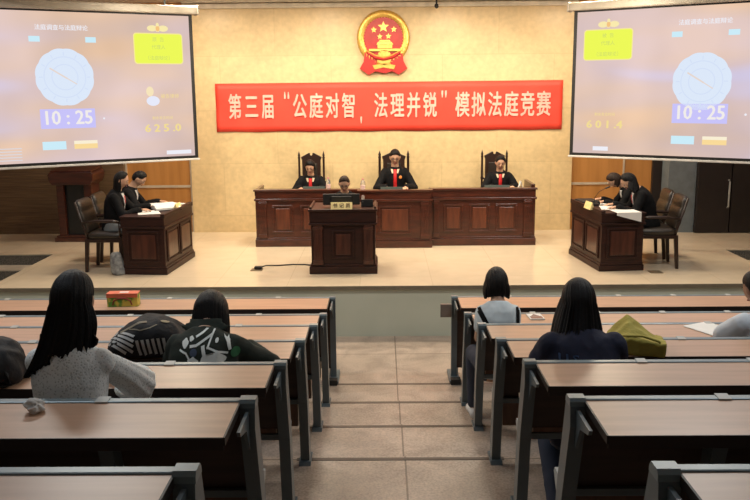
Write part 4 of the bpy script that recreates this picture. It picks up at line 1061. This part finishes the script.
# slab with a rising ridge at the left back and drooping right side
def hgt(u, v): return .045+.115*max(0,1-abs(u-.36)/(.5 if u > .36 else .38))*(.30+.70*v)+.035*u*(1-v)+.012*noise.noise(Vector((u*5,v*5,3)))
G = [[(-.15+.285*(i/NXg)+.03*(j/NYg), -.13+.26*(j/NYg)-.05*(i/NXg), hgt(i/NXg, j/NYg)) for i in range(NXg+1)] for j in range(NYg+1)]
vt = [[mb.bm.verts.new(p) for p in r] for r in G]; vb = [[mb.bm.verts.new((p[0]*.97, p[1]*.97, .002)) for p in r] for r in G]
for j in range(NYg):
    for i in range(NXg): mb.face([vt[j][i],vt[j][i+1],vt[j+1][i+1],vt[j+1][i]]); mb.face([vb[j+1][i],vb[j+1][i+1],vb[j][i+1],vb[j][i]])
for i in range(NXg): mb.face([vb[0][i],vb[0][i+1],vt[0][i+1],vt[0][i]]); mb.face([vt[NYg][i],vt[NYg][i+1],vb[NYg][i+1],vb[NYg][i]])
for j in range(NYg): mb.face([vb[j+1][0],vb[j][0],vt[j][0],vt[j+1][0]]); mb.face([vt[j+1][NXg],vt[j][NXg],vb[j][NXg],vb[j+1][NXg]])
o = mb.build('bag_body', M_ol, t); remesh(o, .007, 3, .006, 9, 4)
mb = MB(); mb.tube([(-.10,-.12,.10),(.02,-.135,.105),(.10,-.16,.085),(.125,-.14,.05)], [.004,.007,.007,.004]); mb.build('hem_seam', M_ol, t, smooth=True)
MB().box(-.05,.12,-.10,.08,.001,.016).build('dark_lining', M_black, t, bevel=.005)

# papers, book, tissue
def sheets(name, label, x, y, z, rz, w, d, n=3, cat='papers', m=M_paper, group=None, parent=None):
    mb = MB()
    for i in range(n):
        mt = Matrix.Translation((.004*math.sin(i*2.3), .004*math.cos(i*1.7), 0)) @ Matrix.Rotation(.05*math.sin(i*1.9),4,'Z')
        mb.box(-w/2,w/2,-d/2,d/2,.0012*i,.0012*i+.0009, mt)
    o = mb.build(name, m); o.location = (x,y,z); o.rotation_euler = (0,0,rz); return tag(o, label, cat, group)
sheets('paper_sheets', 'white sheets spread before the man at the right edge', 2.05, 5.30, zrow(3)+.001, R(28), .21, .29, 4)
sheets('paper_sheets', 'white sheet closest to the right edge, half under the arm of the man', 2.25, 5.30, zrow(3)+.001, R(-10), .21, .29, 2)
t = thing('pocket_book', 'small printed booklet on the second right desk beside the bob-haired girl', 'book', (1.07,6.235,zrow(2)), R(4))
MB().box(-.055,.055,-.075,.075,0,.010).build('cover', M_paper, t); MB().box(-.045,.045,-.065,.0,.010,.0112).prism([(-.03,.01),(.03,.01),(.0,.06)],.010,.0112,'z').build('cover_print', mat('brown_print', (.30,.14,.09), .6), t)
# crumpled tissue
bm = bmesh.new(); bmesh.ops.create_icosphere(bm, subdivisions=4, radius=.03)
for v in bm.verts:
    k = 1+.55*noise.noise(v.co*38)+.25*noise.noise(v.co*90); v.co *= k; v.co.z *= .75
mb = MB(); mb.bm.free(); mb.bm = bm; o = mb.build('tissue', M_white, smooth=False); o.location = (-1.268,2.655,zrow(6)+.022); tag(o, 'crumpled white tissue on the desk behind the lace top', 'tissue')

# ------------------------------------------------------------------ things on the stage desks
zb = S+H-.035
t = thing('monitor', 'black computer monitor on the clerk desk, back to the hall', 'monitor', (-.575,9.72,S+Hc+.025))
MB().box(-.10,.10,-.07,.09,0,.014).build('stand_base', M_black, t, bevel=.004); MB().box(-.03,.03,0,.02,.01,.07).build('stand_neck', M_black, t)
MB().box(-.215,.215,-.005,.03,.025,.155).box(-.12,.12,-.03,0,.045,.13).build('display_case', M_black, t, bevel=.008)
t = thing('telephone', 'dark desk device with rounded top right of the monitor', 'telephone', (-.275,9.80,S+Hc+.025))
MB().prism([(-.09,0),(.09,0),(.09,.03),(-.09,.09)], -.07,.07,'x').build('phone_body', M_black, t, bevel=.008); MB().capsule((-.05,.07,.10),(-.05,-.07,.06),.022,.022).build('handset', mat('dark_grey_plastic', (.07,.07,.07), .4), t, smooth=True)
def plate(loc, rz, label, col, txt=None, w=.245, h=.078, group='name plates'):
    t = thing('name_plate', label, 'name plate', loc, rz, group)
    MB().prism([(-.03,0),(.03,0),(.002,h),(-.002,h)], -w/2, w/2, 'x').build('plate', col, t)
    if txt: text(txt, .055, 'lettering', mat('dark_lettering', (.10,.05,.02)), t, (0,-.0185,h*.5), (1,0,0), (0,.36,.93), bold=.001, wide=1.05, ext=.0005)
    return t
M_yel = mat('yellow_plate', (.95,.78,.36), .5)
plate((-.565,9.56,S+Hc+.025), 0, 'yellow name plate with dark writing on the clerk desk', M_yel, '书 记 员')
plate((-2.60,10.17,S+.685), R(84), 'small yellow plate on the front edge of the left counsel desk', M_yel, None, .17)
plate((2.37,9.96,S+.685), R(-82), 'small yellow plate on the front edge of the right counsel desk', M_yel, None, .20, .085)
M_dkp = mat('dark_green_plate', (.03,.045,.035), .5)
plate((-1.03,11.42,zb), PI, 'dark name board on the bench before the left judge', M_dkp, None, .30, .085)
plate((.03,11.30,zb), PI, 'dark name board on the bench before the middle judge', M_dkp, None, .30, .085)
plate((1.47,11.42,zb), PI, 'dark name board on the bench before the right judge', M_dkp, None, .34, .085)
def glass_mat():
    m = bpy.data.materials.new('clear_plastic'); m.use_nodes = True; b = m.node_tree.nodes['Principled BSDF']
    b.inputs['Base Color'].default_value = (.9,.9,.9,1); b.inputs['Transmission Weight'].default_value = .85; b.inputs['Roughness'].default_value = .1; b.inputs['IOR'].default_value = 1.2; return m
M_gl = glass_mat()
def bottle(loc, label):
    t = thing('water_bottle', label, 'bottle', loc, 0, 'water bottles on the judges bench')
    MB().lathe([(.001,0),(.030,0),(.032,.01),(.032,.12),(.027,.15),(.013,.172),(.013,.18),(.001,.18)], n=18).build('bottle_body', M_gl, t, smooth=True)
    MB().lathe([(.001,.178),(.015,.178),(.015,.196),(.001,.196)], n=14).build('cap', mat('pink_cap', (.75,.30,.28), .5), t); MB().lathe([(.0325,.05),(.0325,.10)], n=18).build('label_wrap', mat('pink_wrap', (.80,.55,.50), .5), t)
bottle((-.84,11.52,zb), 'clear water bottle with pink cap beside the left judge'); bottle((-.36,11.36,zb), 'clear water bottle with pink cap left of the middle judge')
t = thing('paper_tent', 'small white folded card on the bench beside the right judge', 'card', (1.80,11.5,zb)); MB().prism([(-.04,0),(-.036,0),(0,.12),(.036,0),(.04,0),(.002,.13),(-.002,.13)], -.045,.045,'y').build('card', M_paper, t)
MB().box(-.10,.12,-.03,.03,0,.035).build('white_base', M_paper, t)
sheets('paper_sheets', 'white sheets before the middle judge', -.12, 11.50, zb+.001, 0, .22, .30); sheets('paper_sheets', 'white sheets before the right judge', 1.36, 11.62, zb+.001, .1, .22, .30)
sheets('paper_sheets', 'white sheets before the left judge', -1.22, 11.62, zb+.001, .1, .22, .30)
# papers on the left desk: open binder, stack
zd = S+.686
sheets('paper_sheets', 'white sheets under the hands of the long-haired woman, left desk', -2.88, 9.88, zd, R(20), .24, .32, 4)
t = thing('open_binder', 'open binder with thick white pages in the middle of the left desk', 'binder', (-2.80,10.27,zd), R(-60))
MB().box(-.24,.24,-.16,.16,0,.006).build('cover', M_black, t)
mb = MB()
for sg in (-1,1):
    secs = []
    for i in range(9):
        u = i/8; x = sg*(.01+.21*u); secs.append([(x,-.15,.006),(x,.15,.006),(x,.15,.006+.05*math.sin(PI*min(1,.25+u*.6))),(x,-.15,.006+.05*math.sin(PI*min(1,.25+u*.6)))])
    mb.rings(secs)
mb.build('pages', M_paper, t, smooth=False)
sheets('paper_sheets', 'loose white sheets at the far end of the left desk', -2.78, 10.56, zd, R(-25), .24, .34, 6)
zd2 = S+.686
t = thing('leaning_sheet', 'large white sheet hanging over the near edge of the right desk', 'paper', (2.71,9.66,zd2), R(6))
mb = MB(); prof = [(-.09,.002),(.10,.002)]
mb.prism([(-.14,-.02),(.15,-.10),(.15,.012),(-.14,.012)], -.128,-.124,'y'); mb.box(-.14,.15,-.126,.10,.010,.013); mb.build('sheet', M_paper, t)
sheets('paper_sheets', 'white sheets under the hands at the near place of the right desk', 2.64, 10.0, zd2, R(-8), .24, .32, 4)
sheets('paper_sheets', 'white sheets at the far place of the right desk', 2.60, 10.45, zd2, R(-8), .22, .30, 4)
def mic(loc, rz, label):
    t = thing('microphone', label, 'microphone', loc, rz, 'goose-neck microphones')
    MB().box(-.05,.05,-.06,.06,0,.03).build('mic_base', M_black, t, bevel=.006); MB().tube([(0,0,.03),(.01,0,.10),(.06,0,.17),(.14,0,.21)], .004, 6).build('goose_neck', M_black, t, smooth=True)
    MB().capsule((.14,0,.21),(.18,0,.225),.010,.010).build('mic_head', M_black, t, smooth=True)
mic((2.50,10.25,zd2), 0, 'thin black goose-neck microphone on the right counsel desk')
for lx, ly, rz in ((2.46,10.42,0),):
    t = thing('folder', 'flat black folder on the far corner of the right desk', 'folder', (lx,ly,zd2), R(6)); MB().box(-.11,.11,-.15,.15,0,.045).build('folder_body', M_black, t, bevel=.008)
# floor outlets and cable
M_out = mat('brass_outlet', (.22,.17,.11), .4, metal=.4)
for (x,y,lb) in ((-1.60,9.80,'open metal floor outlet left of the clerk desk'),(3.06,9.53,'metal floor outlet by the right armchair')):
    t = thing('floor_outlet', lb, 'outlet', (x,y,S)); MB().box(-.07,.07,-.07,.07,0,.006).build('outlet_plate', M_out, t)
    if x < 0: MB().box(-.03,.06,-.02,.05,.006,.04).build('plug', M_black, t, bevel=.006)
o = MB().tube([(-1.57,9.80,S+.03),(-1.50,9.90,S+.03),(-1.38,10.0,S+.010),(-1.2,10.06,S+.008),(-1.05,10.05,S+.008),(-.94,10.0,S+.008),(-.90,9.95,S+.008)], .008, 8).build('power_cable', M_black, smooth=True)
tag(o, 'black cable running from the floor outlet to the clerk desk', 'cable')
# tote by the feet of the long-haired woman
t = thing('floor_bag', 'light grey checked bag on the stage floor by the left desk', 'bag', (-3.19,9.60,S))
mb = MB(); mb.loft(bag_secs(.075,.07,.26, top=.6, sk=-.03), 20, .8); o = mb.build('bag_body', mat('grey_bag_cloth', (.30,.31,.30), .8, col2=(.13,.13,.14), scale=22), t); remesh(o, .008, 2, .010, 14, 2)

# ------------------------------------------------------------------ light
def area(name, loc, sx, sy, e, col, rot=(0,0,0), spread=PI):
    l = bpy.data.lights.new(name, 'AREA'); l.shape = 'RECTANGLE'; l.size = sx; l.size_y = sy; l.energy = e; l.color = col; l.spread = spread
    o = bpy.data.objects.new(name, l); C.objects.link(o); o.location = loc; o.rotation_euler = rot; return o
WARM = (1.0,.86,.66); COOL = (.80,.90,1.0)
E_lamp = emis('lamp_glow', (1,.86,.66), 4)
for i, x in enumerate((-2.7,-.9,.9,2.7)):
    for j, y in enumerate((10.1,11.3)):
        t = thing('ceiling_lamp', f"square ceiling lamp over the stage, {['far left','left middle','right middle','far right'][i]} of its {['front','rear'][j]} row", 'ceiling lamp', (x,y,3.93), 0, 'stage ceiling lamps')
        MB().box(-.22,.22,-.22,.22,-.03,0).build('lamp_frame', M_plate, t); MB().box(-.19,.19,-.19,.19,-.034,-.03).build('diffuser', E_lamp, t)
        area('stage_light', (x,y,3.88), .42,.42, 35, WARM)
# wall-wash spots in front of the stage
for x in (-1.9,0,1.9): area('wall_wash', (x,9.35,3.85), .5,.2, 13, (1,.86,.66), (R(52),0,0), R(110))
for y in (7.0,4.2,1.0):
    for x in (-2.6,2.6): area('hall_light', (x,y,4.38), 1.2,.3, 72 if y > 6 else (32 if y > 3 else 5), (1,.97,.91) if y > 6 else COOL)
w = bpy.data.worlds.new('world'); bpy.context.scene.world = w; w.use_nodes = True; w.node_tree.nodes['Background'].inputs[0].default_value = (.02,.02,.02,1)

# ------------------------------------------------------------------ camera
yaw, pitch, roll, F = .0092, .1905, .0085, 840
cy, sy, cp, sp = math.cos(yaw), math.sin(yaw), math.cos(pitch), math.sin(pitch)
fwd = Vector((-sy*cp, cy*cp, -sp)); rt = Vector((cy, sy, 0)); up = rt.cross(fwd)
r2 = rt*math.cos(roll)-up*math.sin(roll); u2 = rt*math.sin(roll)+up*math.cos(roll)
cd = bpy.data.cameras.new('camera'); cam = bpy.data.objects.new('camera', cd); C.objects.link(cam)
cam.matrix_world = Matrix(((r2.x,u2.x,-fwd.x,-.0977),(r2.y,u2.y,-fwd.y,0),(r2.z,u2.z,-fwd.z,2.6945),(0,0,0,1)))
cd.sensor_width = 36; cd.lens = 36*F/750; cd.clip_start = .05
sc = bpy.context.scene; sc.camera = cam
sc.view_settings.view_transform = 'Standard'; sc.view_settings.look = 'None'; sc.view_settings.gamma = 1; sc.view_settings.exposure = 0
